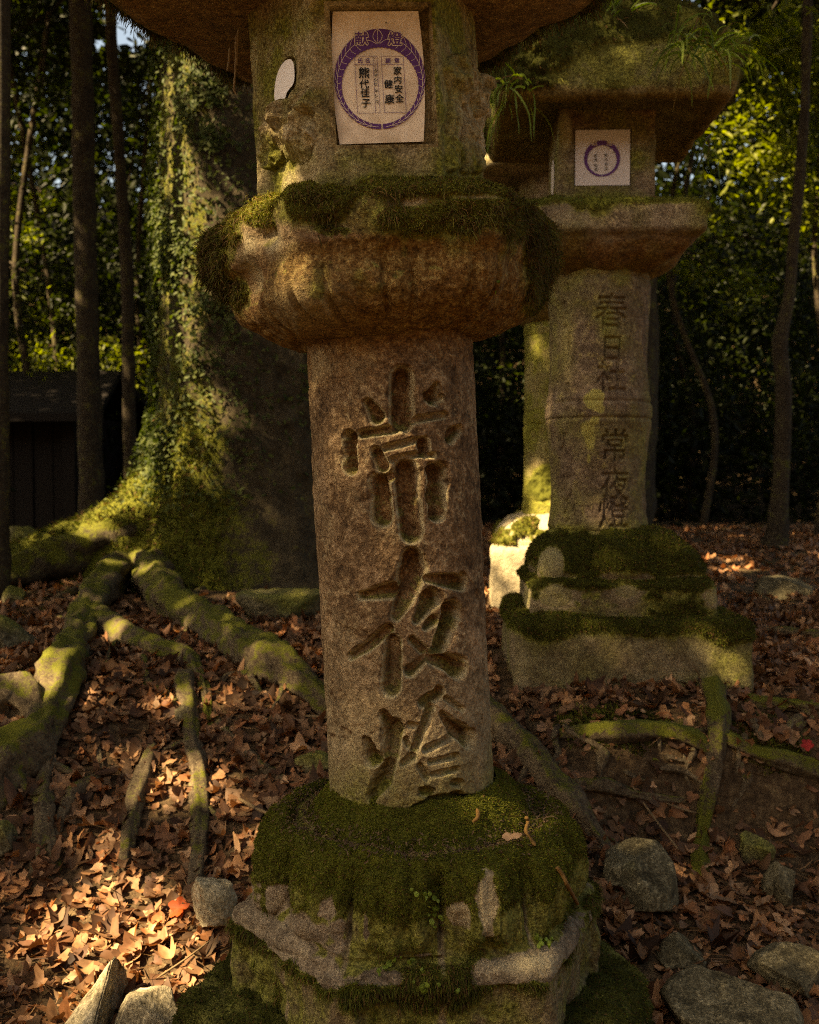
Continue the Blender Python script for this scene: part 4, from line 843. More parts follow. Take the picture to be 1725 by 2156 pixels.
limbs = [tube([(TC[0], TC[1], 8), (TC[0] - .8, TC[1] + .3, 10.5), (TC[0] - 2.6, TC[1] + .2, 12.6)], [.3, .22, .08], 10), tube([(TC[0], TC[1], 8.5), (TC[0] + .9, TC[1] - .4, 11), (TC[0] + 2.4, TC[1] - 1, 13)], [.3, .2, .07], 10), tube([(TC[0], TC[1], 9), (TC[0] + .1, TC[1] + .8, 12), (TC[0] + .3, TC[1] + 1.6, 14)], [.28, .18, .06], 10)]
V_, Q_, T_, C_ = cat([(VT, gridq(*VT.shape[:2])[:, ::-1], None, np.stack([mT, mT * 0, mT * 0], -1))] + [(v, q, None, np.full((v.shape[0], v.shape[1], 3), .3)) for v, q in limbs])
mk('trunk', V_, Q=Q_, mat=M['tbark'], parent=tree, col=np.clip(C_, 0, 1))
def tp(l): a = np.array(l, float); P = at(a[:, 0], a[:, 1], a[:, 3]); return P, a[:, 2] / 2 * a[:, 3] / F
ROOTS = [
    [tp([(340, 1125, 110, 5.95), (230, 1146, 98, 5.9), (140, 1172, 92, 5.8), (50, 1200, 84, 5.7), (-100, 1236, 76, 5.5)])],
    [gpath([(330, 1150, 40), (296, 1166, 66), (258, 1196, 74), (188, 1278, 70), (167, 1336, 66), (130, 1405, 72), (120, 1474, 80), (80, 1549, 92), (10, 1610, 100), (-70, 1690, 100)], .7),
     gpath([(200, 1305, 50), (258, 1338, 52), (333, 1365, 50), (387, 1382, 45), (412, 1411, 28), (433, 1453, 22), (441, 1507, 18), (446, 1550, 14)], .8),
     gpath([(255, 1168, 50), (288, 1172, 70), (318, 1196, 78), (346, 1253, 78), (400, 1292, 78), (479, 1334, 76), (562, 1392, 74), (646, 1450, 62), (705, 1500, 52), (800, 1540, 44)], .7)],
    [gpath([(392, 1425, 30), (387, 1440, 42), (399, 1495, 43), (405, 1557, 46), (416, 1610, 46), (420, 1680, 46), (421, 1764, 46), (416, 1842, 42), (412, 1870, 30)], .7)],
    [gpath([(326, 1568, 22), (310, 1612, 32), (287, 1680, 34), (268, 1784, 36), (258, 1825, 32)], .8)],
    [gpath([(110, 1600, 30), (94, 1650, 36), (94, 1722, 46), (83, 1784, 32), (76, 1838, 26)], .7), gpath([(96, 1722, 30), (105, 1770, 32), (122, 1832, 28)], .7)],
    [gpath([(215, 1632, 20), (195, 1645, 24), (158, 1672, 30), (129, 1718, 26), (118, 1765, 22)], .8)],
    [gpath([(200, 1560, 16), (210, 1600, 18), (226, 1680, 17)], .6)],
    [gpath([(448, 1500, 18), (458, 1518, 20), (500, 1565, 22), (554, 1615, 22), (604, 1643, 20), (672, 1680, 16)], .6)],
    [gpath([(300, 1428, 20), (325, 1448, 24), (352, 1468, 24), (376, 1480, 20)], .6)],
    [gpath([(250, 1166, 14), (312, 1150, 18), (367, 1160, 18), (396, 1184, 14)], .5)], [gpath([(405, 1252, 14), (467, 1222, 16), (525, 1190, 14)], .6)], [gpath([(120, 1258, 16), (170, 1240, 18), (215, 1212, 16)], .6)],
    [gpath([(-60, 1500, 80), (-10, 1478, 90), (45, 1478, 84), (74, 1510, 66), (66, 1580, 50)], .6)],
    [gpath([(880, 1430, 50), (980, 1472, 56), (1060, 1532, 60), (1130, 1603, 60), (1190, 1684, 56), (1248, 1752, 44), (1290, 1800, 30)], .7)],
]
rr_ = np.random.default_rng(345)
def rootlet(x, y, w0, ang, ln):
    pts = []
    for s in np.linspace(0, 1, 7): pts.append((x, y, w0 * (1 - .75 * s))); ang += rr_.normal() * .28; x += ln / 6 * math.cos(ang); y += ln / 6 * math.sin(ang) * .8
    P, r = gpath(pts, .9, .012); P[-2:, 2] -= np.array([.01, .03]); return P, r
LETS = [(x_, y_, w_, 1.57 + .5 * rr_.normal(), l_) for x_, y_, w_, l_ in zip(rr_.uniform(1170, 1725, 22), rr_.uniform(1500, 1640, 22), rr_.uniform(12, 24, 22), rr_.uniform(60, 150, 22))] + [(188, 1290, 18, 2.4, 90), (140, 1400, 20, 2.7, 80), (120, 1480, 22, .9, 120), (90, 1540, 24, 1.4, 150), (60, 1580, 24, 1.2, 170), (346, 1270, 16, 2.2, 90), (400, 1300, 20, 1.7, 110), (479, 1345, 22, .6, 120), (520, 1370, 20, 1.9, 150), (562, 1400, 22, 1.6, 130), (610, 1430, 20, 2.2, 120), (405, 1560, 16, 2.6, 90), (420, 1680, 16, .7, 110), (290, 1680, 14, 2.4, 80), (1120, 1600, 20, 1.9, 130), (1180, 1680, 18, .5, 110), (1080, 1560, 18, .3, 120), (300, 1380, 14, 1.0, 100), (250, 1345, 16, 1.8, 110), (30, 1620, 22, .9, 160)]
ROOTS += [[rootlet(*l)] for l in LETS]
for ri, pth in enumerate(ROOTS):
    V_, Q_, T_, C_ = root_mesh(pth, 22, .24, (0.30 if ri < 2 else .04 if ri < 9 else .14 if ri < 14 else .1)); mk('root', V_, Q=Q_, mat=M['tbark' if ri == 0 else 'bark'], parent=tree, col=C_)
# ivy and moss tufts on the trunk
wv = np.where(NT_[..., 1] < .35, 1, .02) * np.clip(sstep(.9, 1.6, ZZ) * (.15 + 1.2 * sstep(-.05, .3, fbm(VT, 3, 3, 330))) * (1 - .75 * sstep(470, 600, tpx)), 0, 1) * (ZZ < 5.2)
P_, N_, _ = face_sample(VT, wv, 22000, rng, N=NT_)
off = rng.random((len(P_), 1)) * .06; Nn = nrmz(N_ + .5 * rng.normal(size=P_.shape) + np.array([0, 0, .3]))
hue = rng.random((len(P_), 1)); cc = np.array([.022, .036, .007]) * (1 - hue) + np.array([.075, .088, .02]) * hue
v, q, c = leafquads(P_ + N_ * (.01 + off), Nn, rng, .028, cc, .5)
mk('ivy', v, Q=q, mat=M['ivy'], parent=tree, col=c, cname='lc')['kind'] = 'stuff'
P_, N_, _ = face_sample(VT, sstep(.55, .8, mT) * (NT_[..., 1] < .35) * (ZZ < 3), 16000, rng, N=NT_)
v, t, c = strands(P_, N_, rng, ln=.035, wd=.0035, hang=.6, seg=2, c0=(.03, .036, .005), c1=(.11, .115, .013))
mk('moss', v, T=t, mat=M['moss'], parent=tree, col=c, cname='lc')['kind'] = 'stuff'

# roots that come out of the bank at the right
for lab, pth, ms in [
    ('upright mossy root coming down the bank in front of the grass roofed lantern', [gpath([(1500, 1440, 40), (1504, 1462, 46), (1512, 1505, 46), (1510, 1562, 46), (1500, 1626, 44), (1487, 1689, 42), (1480, 1750, 38), (1476, 1810, 34), (1478, 1850, 22)], .8)], .55),
    ('thin bare root lying across the hollow under the bank', [gpath([(1180, 1652, 20), (1225, 1652, 30), (1272, 1655, 34), (1335, 1672, 30), (1405, 1682, 24), (1450, 1680, 14)], .7)], .25),
    ('thick mossy root along the lip of the bank below the square base', [gpath([(1150, 1556, 16), (1195, 1545, 32), (1293, 1541, 36), (1390, 1540, 42), (1462, 1556, 40), (1505, 1580, 30)], .6)], .65),
    ('mossy root running from the upright root to the right edge under a red leaf', [gpath([(1515, 1548, 26), (1545, 1562, 38), (1588, 1583, 42), (1655, 1600, 46), (1725, 1624, 46), (1810, 1655, 40)], .7)], .6),
    ('mossy root at the right edge just below the corner of the square base', [gpath([(1570, 1470, 20), (1600, 1480, 32), (1672, 1488, 36), (1725, 1500, 36), (1810, 1515, 30)], .6)], .6),
    ('smooth dark root crossing the fallen leaves at the right edge', [gpath([(1600, 1326, 10), (1628, 1332, 22), (1725, 1340, 26), (1820, 1348, 24)], .6)], .0),
    ('pale forked root behind the grey rock at the right of the front lantern', [gpath([(1175, 1720, 14), (1200, 1736, 18), (1249, 1760, 20), (1317, 1786, 16), (1345, 1800, 8)], .7)], .1)]:
    V_, Q_, T_, C_ = root_mesh(pth, 20, .2, ms - .12); tag(mk('tree_root', V_, Q=Q_, mat=M['bark'], col=C_), lab, 'root', 'roots showing on the bank')

# ------------------------------------------------------------------ rocks
import bmesh
_ico = {}
def ico(sub=5):
    if sub not in _ico:
        bm = bmesh.new(); bmesh.ops.create_icosphere(bm, subdivisions=sub, radius=1)
        _ico[sub] = (np.array([v.co[:] for v in bm.verts]), np.array([[v.index for v in f.verts] for f in bm.faces])); bm.free()
    return _ico[sub]
def rock(name, lab, x0, x1, y0, y1, seed, mat, sink=.3, depth=1.0, moss=.3, cuts=9, tall=None, verts=None, tiltv=None, strat=0, grp='rocks lying among the fallen leaves', up=0):
    r_ = np.random.default_rng(seed); S, T = ico(5)
    g = ghit(np.array([(x0 + x1) / 2]), np.array([y1 - (y1 - y0) * sink]), up)[0]
    sx = (x1 - x0) / 2 * g[1] / F; sz = (y1 - y0) / 2 * g[1] / F * 1.05; sy = (sx + sz) / 2 * depth
    V = S.copy()
    for k in range(cuts + 7):
        n = nrmz(r_.normal(size=3)); d = r_.uniform(.5, .82); V = V - np.maximum(V @ n - d, 0)[:, None] * n
    if verts is not None:
        for n, d in verts: n = nrmz(np.array(n, float)); V = V - np.maximum(V @ n - d, 0)[:, None] * n
    V = V / np.abs(V).max(0)
    cen = at(np.array([(x0 + x1) / 2]), np.array([(y0 + y1) / 2]), np.array([g[1]]))[0]
    V = V * np.array([sx, sy, sz]); N = nrmz(V)
    sd = seed * 7; V = V + N * (min(sx, sz) * (.10 * fbm(V + seed, 3 / max(sx, .04) * .5, 4, sd) + .06 * fbm(V + seed, 60, 3, sd + 1)))[:, None]
    if strat: V = V + N * (strat * np.abs(np.sin((V @ nrmz(np.array([.5, .2, .85]))) * 130 + 4 * fbm(V, 20, 2, 9))))[:, None]
    m = np.clip((moss * .7 if moss > .4 else 0) + .45 * N[:, 2] * (moss > .4) + .7 * fbm(V + seed, 12, 3, sd + 2) - .32, 0, 1) * .9
    return tag(mk(name, V + cen, T=T, mat=mat, col=np.stack([m, m * 0, m * 0], -1)), lab, 'rock', grp)
rock('rock', 'pale layered rock leaning against the left side of the front lantern base', 398, 500, 1848, 1965, 1, M['rockp'], moss=.2, cuts=2, strat=.003, up=.03)
def hull_rock(pts, lab, mat, seed, amp=.006):
    a = np.array(pts, float); P = at(a[:, 0], a[:, 1], a[:, 2]); bm = bmesh.new()
    for p in P: bm.verts.new(p)
    r_ = bmesh.ops.convex_hull(bm, input=bm.verts)
    for v in [v for v in bm.verts if not v.link_faces]: bm.verts.remove(v)
    bmesh.ops.bevel(bm, geom=bm.edges[:] + bm.verts[:], offset=.004, segments=2, affect='EDGES'); bmesh.ops.triangulate(bm, faces=bm.faces[:])
    for _ in range(5): bmesh.ops.subdivide_edges(bm, edges=[e for e in bm.edges if e.calc_length() > .008], cuts=1); bmesh.ops.triangulate(bm, faces=bm.faces[:])
    bm.verts.index_update(); bm.normal_update(); V = np.array([v.co[:] for v in bm.verts]); N = np.array([v.normal[:] for v in bm.verts]); T = np.array([[v.index for v in f.verts] for f in bm.faces]); bm.free()
    V = V + N * (amp * (2 * fbm(V, 14, 4, seed) + .8 * fbm(V, 50, 3, seed + 1)))[:, None]
    return tag(mk('rock', V, T=T, mat=mat, col=np.zeros(V.shape)), lab, 'rock', 'rocks lying among the fallen leaves')
hull_rock([(246, 2009, 2.16), (236, 2018, 2.12), (264, 2036, 2.25), (268, 2095, 2.27), (196, 2170, 2.0), (118, 2182, 2.04), (130, 2260, 2.05), (200, 2260, 2.0), (285, 2210, 2.3), (120, 2200, 2.34)], 'smooth grey pointed slab sticking up from the leaves at the bottom left', M['rockp'], 2)
rock('rock', 'flat sunlit rock at the bottom edge beside the pointed slab', 245, 400, 2088, 2240, 3, M['rockp'], moss=.1, sink=.4)
rock('rock', 'large smooth grey boulder to the right of the front lantern base', 1238, 1428, 1778, 1955, 4, M['rock'], moss=.25, cuts=-1, sink=.35, verts=[((0, -.35, -1), .45), ((.1, -.5, .85), .62)])
rock('rock', 'small moss topped stone below the upright root', 1548, 1628, 1756, 1845, 5, M['rock'], moss=.5)
rock('rock', 'angular grey shard of stone at the right edge of the slope', 1600, 1678, 1806, 1940, 6, M['rock'], moss=.1, cuts=14)
rock('rock', 'low dark stone half buried right of the mossy plinth', 1360, 1488, 1975, 2060, 7, M['rock'], moss=.35)
rock('rock', 'broad flat rock at the bottom right corner', 1375, 1690, 2068, 2240, 8, M['rock'], moss=.3, cuts=0, verts=[((0, -.3, 1), .55)])
rock('rock', 'dark rounded rock above the broad flat one at the right edge', 1578, 1760, 2000, 2120, 9, M['rock'], moss=.4)
rock('rock', 'small greenish stone left of the lowest carved character', 620, 702, 1583, 1646, 10, M['rock'], moss=.5)
rock('rock', 'pale stone wedged behind the foot of the carved shaft', 640, 712, 1684, 1740, 11, M['rockp'], moss=.1, up=.30)
rock('rock', 'mossy ledge of stone half way up the slope left of the shaft', 500, 700, 1216, 1345, 12, M['rock'], moss=.6, cuts=6, depth=.6, verts=[((0, -.2, 1), .5)])
rock('rock', 'dark mossy boulder at the left edge above the nearest root', -40, 78, 1285, 1400, 13, M['rock'], moss=.5)
rock('rock', 'dim mossy stone at the foot of the left edge trunk', 5, 60, 1235, 1290, 14, M['rock'], moss=.5)
rock('rock', 'mossy boulder in the shadow behind the big left root', -10, 110, 1100, 1180, 15, M['rock'], moss=.55)
rock('rock', 'stone just under the bent root in the middle of the left slope', 366, 412, 1484, 1540, 16, M['rock'], moss=.2)
rock('rock', 'mossy stone at the left edge low on the slope', -30, 40, 1730, 1830, 17, M['rock'], moss=.5)
rock('rock', 'flat dull slab in the leaves beyond the right edge of the square base', 1590, 1730, 1215, 1280, 18, M['rock'], moss=.35, cuts=5, depth=1.2)

# ------------------------------------------------------------------ small plants, leaves and twigs lying about
def surf_hit(V, N, x, y):
    px, py = proj(V); f = np.sum(N * (CAM - V), -1) > 0
    d = np.where(f, (px - x) ** 2 + (py - y) ** 2, 1e12); k = np.unravel_index(np.argmin(d), d.shape); return V[k], N[k]
def disc_plant(pts, lab):
    Vs, Qs, Cs = [], [], []
    vv = []; tt = []; cc = []; o = 0
    for x, y, s in pts:
        p, n = surf_hit(BsV, BsN, x, y); p = p + n * .010; n = nrmz(n + .35 * rng.normal(size=3) + np.array([0, -.3, .2])); a = nrmz(np.cross(n, rng.normal(size=3))); b = np.cross(n, a)
        r = s / 2 * 1.72 / F; an = np.linspace(0, 2 * np.pi, 14, endpoint=False)
        ring = p + r * (np.cos(an)[:, None] * a + .85 * np.sin(an)[:, None] * b) - n * r * .12; vv.append(np.concatenate([[p + n * .001], ring, [p - n * .012]]))
        tt.append(np.array([[0, 1 + k, 1 + (k + 1) % 14] for k in range(14)] + [[0, 15, 1], [0, 7, 15]]) + o); o += 16
        cc.append(np.repeat([np.array([.16, .22, .035]) * rng.uniform(.7, 1.25)], 16, 0))
    return tag(mk('creeping_fern', np.concatenate(vv), T=np.concatenate(tt), mat=M['green'], col=np.concatenate(cc), cname='lc'), lab, 'plant', 'round leaved plants on the moss')
R_ = lambda l: [(x, y, s) for x, y, s in l]
Z5 = lambda l: [((450 + x / 1.327) * .79861, (2050 + y / 1.327) * .79861, s * .6) for x, y, s in l]
disc_plant(Z5([(846, 386, 14), (862, 408, 20), (880, 396, 18), (892, 412, 18), (884, 422, 14), (910, 424, 24), (922, 428, 14)]), 'row of round bright green leaves high on the front of the mossy base')
disc_plant(Z5([(911, 452, 16), (924, 454, 16), (908, 464, 14), (929, 472, 18), (909, 478, 18), (931, 489, 16), (911, 506, 22), (934, 514, 20), (914, 522, 12)]), 'round green leaves hanging in a line down the front petal')
disc_plant(Z5([(760, 652, 20), (764, 664, 24), (742, 668, 18), (728, 684, 20), (752, 676, 20), (735, 700, 12), (780, 622, 14), (796, 612, 10)]), 'cluster of round leaves above the left part of the slab edge')
disc_plant(Z5([(832, 626, 18), (842, 640, 16), (850, 640, 14), (838, 632, 10)]), 'tiny pair of round leaves left of the base middle')
disc_plant(Z5([(884, 684, 14), (880, 724, 26), (897, 722, 24), (884, 740, 22), (896, 738, 20), (888, 768, 14), (940, 718, 16), (995, 736, 22), (862, 712, 12)]), 'lowest cluster of round leaves over the slab face')
disc_plant(Z5([(1276, 550, 12), (1270, 564, 20), (1284, 562, 16), (1300, 572, 18), (1310, 588, 20), (1290, 590, 22), (1282, 604, 18), (1330, 580, 14), (1318, 600, 14)]), 'small round leaves growing at the right shoulder of the base')
def one_leaf(p, n, size, colr, lab, name='fallen_leaf', lobes=True, curl=.5, yaw=0., seed=0, grp=None):
    r_ = np.random.default_rng(seed); an = np.linspace(0, 2 * np.pi, 48, endpoint=False)
    R = (.62 + .38 * np.abs(np.cos(2.5 * an)) ** .8) if lobes else .55 + .35 * np.abs(np.cos(an))
    R = R * (1 + .05 * r_.normal(size=48)); rings = []
    for f in (.35, .7, 1.0): rings.append(np.stack([f * R * np.cos(an), f * R * np.sin(an) * (1 if lobes else .7), curl * (f * R) ** 2 * (.5 * np.cos(2 * an + 1) + .25) + .05 * np.sin(5 * an) * f], -1))
    V = np.concatenate([[[0, 0, 0]]] + rings) * size / 2; n = nrmz(np.array(n, float)); a = nrmz(np.cross(n, [math.sin(yaw), math.cos(yaw), .1])); b = np.cross(n, a)
    W = p + V[:, :1] * a + V[:, 1:2] * b + V[:, 2:] * n; k = np.arange(48); k2 = (k + 1) % 48
    T = np.stack([np.zeros(48, int), 1 + k, 1 + k2], -1); Q = np.concatenate([np.stack([1 + k + 48 * s, 49 + k + 48 * s, 49 + k2 + 48 * s, 1 + k2 + 48 * s], -1) for s in (0, 1)])
    stem = W[1] + np.outer(np.linspace(0, 1, 3), a * -size * .6 + n * .004); 
    return tag(mk(name, W, Q=Q, T=T, mat=M['leaf'], col=np.repeat([colr], len(W), 0), cname='lc'), lab, 'leaf', grp)
g = ghit(np.array([376.]), np.array([1912.]), .05)[0]; one_leaf(g, (-.3, -.6, .7), .055, (.36, .06, .012), 'bright orange leaf next to the pale layered rock', seed=1, yaw=.6)
g = ghit(np.array([1700.]), np.array([1568.]), .09)[0]; one_leaf(g, (-.2, -.8, .5), .036, (.32, .02, .018), 'red leaf at the right edge on the mossy root', seed=2)
g = ghit(np.array([1310.]), np.array([1495.]), .03)[0]; one_leaf(g, (-.5, -.6, .5), .05, (.30, .13, .06), 'single brown leaf standing on the mossy ground below the square base', seed=3, lobes=False)
p, n = surf_hit(BsV, BsN, 1082, 1775); one_leaf(p + n * .012, n + np.array([0, -.3, .3]), .042, (.36, .22, .13), 'small tan leaf on top of the front lantern base', seed=4, lobes=False, curl=.3)
p, n = surf_hit(RfV, RfN, 1290, 90); 
def catkin(pts, lab):
    P = np.array([surf_hit(BsV, BsN, x, y)[0] + surf_hit(BsV, BsN, x, y)[1] * .014 for x, y in pts]); V, Q = tube(P, np.full(len(P), .0028), 8, .0022, 0)
    C = V.mean(1, keepdims=True); V = C + (V - C) * (1 + .55 * rng.random(V.shape[:2] + (1,)))
    return tag(mk('fallen_catkin', V, Q=Q, mat=M['catkin']), lab, 'catkin', 'dry catkins on the moss')
catkin([(1095, 1725), (1108, 1745), (1115, 1768), (1122, 1795)], 'dry yellow catkin on top of the base right of the shaft')
catkin([(1158, 1828), (1172, 1842), (1188, 1862), (1206, 1895)], 'longer dry catkin hanging over the right shoulder of the base')
catkin([(1003, 1705), (1000, 1728), (994, 1738)], 'short dry catkin at the foot of the shaft')
def twig(pts, w_, lab, dz=.02, hang=None):
    a = np.array(pts, float); P = ghit(a[:, 0], a[:, 1], dz) if hang is None else at(a[:, 0], a[:, 1], np.full(len(a), hang)); V, Q = tube(P, np.linspace(w_, w_ * .6, len(a)) / 2 * P[:, 1].mean() / F, 7, .01, .2)
    return tag(mk('twig', V, Q=Q, mat=M['twig']), lab, 'twig', 'fallen twigs')
twig([(1328, 1650), (1365, 1705), (1400, 1752), (1430, 1790)], 6, 'thin pale twig leaning down the hollow left of the upright root', .06)
twig([(1400, 1690), (1440, 1705), (1470, 1712)], 6, 'short reddish twig beside the upright root', .05)
twig([(640, 1507), (700, 1512), (730, 1514)], 8, 'straight dark stick lying left of the shaft', .03)
twig([(500, 1680), (545, 1705), (580, 1718)], 9, 'pale forked twig in the sun left of the front lantern base', .03)
twig([(330, 2060), (390, 2020), (450, 1975)], 5, 'long thin twig across the sunlit leaves beside the base', .04)
twig([(1020, 1836), (1052, 1822), (1085, 1812)], 3, 'fine stalk on the rim of the mossy base', .43)
# hanging roots and moss strings under the front roof
hs = []
for pts in ([(498, 70), (497, 110), (496, 150), (493, 185), (498, 200)], [(484, 100), (482, 130), (478, 150)], [(502, 60), (500, 100), (499, 140)]):
    a = np.array(pts, float); P = at(a[:, 0], a[:, 1], np.full(len(a), 1.93)); V, Q = tube(P, np.linspace(.0018, .0006, len(a)), 7, .003, 0); C = V.mean(1, keepdims=True); V = C + (V - C) * (.6 + 1.5 * rng.random(V.shape[:2] + (1,))); hs.append((V, Q, None, np.zeros(V.shape)))
V_, Q_, T_, C_ = cat(hs); mk('hanging_moss', V_, Q=Q_, mat=M['twig'], parent=lan)
# grass on the other lantern's roof
def tuft(p, n, ln, lab, spread=.7, sd=0, hang=.5, up=(0, 0, 1)):
    r_ = np.random.default_rng(sd); P = np.repeat([p], n, 0) + r_.normal(size=(n, 3)) * np.array([.035, .03, .01]); N = nrmz(np.repeat([np.array(up, float)], n, 0) + spread * r_.normal(size=(n, 3)))
    v, t, c = strands(P, N, r_, ln=ln, wd=.0032, hang=hang, spread=.2, seg=7, wig=.08, c0=(.05, .08, .012), c1=(.17, .22, .04), brown=.1)
    return tag(mk('grass_tuft', v, T=t, mat=M['green'], col=c, cname='lc'), lab, 'grass tuft', 'grass tufts on the lantern roof')
tuft(at(1300, 45, 3.35), 40, .14, 'upright grass tuft on top of the mossy roof', .5, 1, .35)
tuft(at(1250, 60, 3.3), 26, .13, 'thin grass tuft at the left of the roof top', .5, 11, .35)
tuft(at(1455, 95, 3.08), 44, .15, 'long grass tuft drooping over the right front corner of the roof', .8, 2, .75, (.1, -.5, .6))
tuft(at(1510, 110, 3.15), 36, .13, 'grass tuft arching out at the right end of the roof', .6, 3, .5, (.9, -.2, .5))
tuft(at(1060, 205, 3.35), 44, .17, 'broad leaved grass tuft drooping from the left edge of the roof', .7, 4, .8, (-.6, -.5, .3))
tuft(at(1105, 170, 3.15), 18, .16, 'few thin blades hanging beside the left edge tuft', .4, 5, 1.0, (-.3, -.6, .2))
tuft(at(1490, 300, 3.9), 22, .18, 'grass tuft hanging below the right side of the roof', .7, 6, .7, (.5, -.3, .3))
p, n = surf_hit(ChV, ChN, 1046, 588); tuft(p + n * .012, 4, .035, 'three pale green blades growing from the front of the platform', .3, 7, .6, (0, -.6, .8))

# ------------------------------------------------------------------ leaf litter
def litter(n, ylo, yhi, smin, smax, seed, fine_):
    r_ = np.random.default_rng(seed); y = np.sqrt(r_.uniform(ylo ** 2, yhi ** 2, n * 3)) if ylo > 0 else r_.uniform(ylo, yhi, n * 3); x = r_.uniform(-1, 1, n * 3) * (.47 * y + .5 if ylo > 0 else 2.2)
    px, py = proj(np.stack([x, np.maximum(y, .3), gh(x, y)], -1)); 
    bare = np.maximum.reduce([blob(px, py, 1300, 1560, 170, 55) * .85, blob(px, py, 1600, 1660, 140, 90) * .7, blob(px, py, 1330, 1640, 90, 30) * .5, blob(px, py, 1680, 1850, 50, 50) * .9, .7 * blob(px, py, 1640, 1500, 90, 30), .8 * blob(px, py, 1640, 1245, 80, 30)])
    keep = (r_.random(n * 3) > bare * 1.15) & (np.hypot(x - LC[0] - .012, y - 2) > .43) & ~((np.abs(x - C2[0]) < .37) & (np.abs(y - C2[1]) < .37)) & (np.hypot(x - TC[0], y - TC[1]) > .8)
    x, y = x[keep][:n], y[keep][:n]; n = len(x); z = gh(x, y) + r_.random(n) * .022 + .004
    e = .02; Nn = nrmz(np.stack([-(gh(x + e, y) - gh(x - e, y)) / (2 * e), -(gh(x, y + e) - gh(x, y - e)) / (2 * e), np.ones(n)], -1)); Nn = nrmz(Nn + .34 * r_.normal(size=(n, 3)))
    a, b = rframe(Nn, r_); s = r_.uniform(smin, smax, n)
    K = 18 if fine_ else 10; an = np.linspace(0, 2 * np.pi, K, endpoint=False)[None, :]; kind = r_.random(n)[:, None]; phs = r_.random((n, 1)) * 6.3
    star = .66 + .30 * np.abs(np.cos(2.5 * an)) ** 1.2; oval = .62 + .38 * np.abs(np.cos(an)) ** 1.5; ragged = .72 + .2 * np.sin(3 * an + phs) + .1 * np.sin(7 * an + 2 * phs)
    R = np.where(kind < .12, star, np.where(kind < .7, ragged, oval)) * (1 + .10 * r_.normal(size=(n, K))); asp = np.where(kind < .12, .9, np.where(kind < .7, .75, .55))
    lx, ly = R * np.cos(an), R * np.sin(an) * asp; c1, c2, c3 = r_.normal(size=(3, n, 1))
    def zf(u, v): return (.55 * c1 * u * u + .7 * np.abs(c2) * v * v * 1.3 + .35 * c3 * u * v + .10 * np.sin(6 * u + phs) * v)
    rings = [(0, 0)] + ([(.5, .5), (1, 1)] if fine_ else [(1, 1)]); V = []
    V.append(np.zeros((n, 1, 3)))
    for f, _ in rings[1:]:
        u, v = lx * f, ly * f; V.append(np.stack([u, v, zf(u, v)], -1))
    V = np.concatenate(V, 1) * (s / 2)[:, None, None]; C = np.stack([x, y, z], -1)
    W = C[:, None] + V[..., :1] * a[:, None] + V[..., 1:2] * b[:, None] + V[..., 2:] * Nn[:, None]; m = W.shape[1]; k = np.arange(K); k2 = (k + 1) % K
    T = np.stack([k * 0, 1 + k, 1 + k2], -1); T = (np.arange(n)[:, None, None] * m + T).reshape(-1, 3); Q = None
    if fine_: Q = np.stack([1 + k, 1 + K + k, 1 + K + k2, 1 + k2], -1); Q = (np.arange(n)[:, None, None] * m + Q).reshape(-1, 4)
    pal = np.array([(.30, .165, .085), (.36, .21, .115), (.24, .12, .06), (.17, .085, .045), (.42, .27, .16), (.33, .15, .07), (.12, .062, .036)])
    ci = r_.choice(7, n, p=[.24, .2, .18, .14, .10, .08, .06]); cc = pal[ci] * r_.uniform(.4, 1.25, (n, 1)) * np.array([.98, .90, .82])
    return W.reshape(-1, 3), Q, T, np.repeat(cc, m, 0)
r_ = np.random.default_rng(420); y = np.sqrt(r_.uniform(1.75 ** 2, 5 ** 2, 9000)); x = r_.uniform(-1, 1, 9000) * (.45 * y + .3); P_ = np.stack([x, y, gh(x, y) + .012], -1); N_ = nrmz(np.stack([r_.normal(size=9000), r_.normal(size=9000), .25 * r_.random(9000)], -1))
ndl = strands(P_, N_, r_, ln=.07, wd=.0012, hang=.04, spread=.1, seg=3, wig=.12, c0=(.06, .03, .014), c1=(.24, .13, .055), brown=.3)
gpx2, gpy2 = proj(G); gw = sstep(.35, .6, gm + .5 * fbm(G, 5, 3, 421)) * (GY > 2.2) * (GY < 5.5) * (np.abs(GX) < 2.2)
P_, N_, _ = face_sample(G[:, :], gw, 16000, r_, wrap=False, N=np.broadcast_to(np.array([0, 0, 1.]), G.shape))
v, t, c = strands(P_, N_, r_, ln=.018, wd=.0022, hang=.3, spread=1.1, seg=2, c0=(.03, .036, .005), c1=(.12, .125, .016))
tag(mk('ground_moss', v, T=t, mat=M['moss'], col=c, cname='lc'), 'patches of green moss growing on the bare bank', 'moss', kind='stuff')
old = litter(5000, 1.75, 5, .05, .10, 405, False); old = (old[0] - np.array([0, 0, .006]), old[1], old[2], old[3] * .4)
V_, Q_, T_, C_ = cat([old, litter(11000, 1.75, 4.6, .026, .072, 401, True), litter(15000, 4.4, 11, .045, .095, 402, False), litter(7000, 1.75, 4.2, .010, .035, 403, False), litter(5000, -1.6, 1.9, .05, .10, 404, False), (ndl[0], None, ndl[1], ndl[2])])  # litter nearer than the view is added to bounce sunlight onto the lantern
tag(mk('leaf_litter', V_, Q=Q_, T=T_, mat=M['leaf'], col=C_, cname='lc'), 'dry brown leaves covering the forest floor', 'leaf litter', kind='stuff')

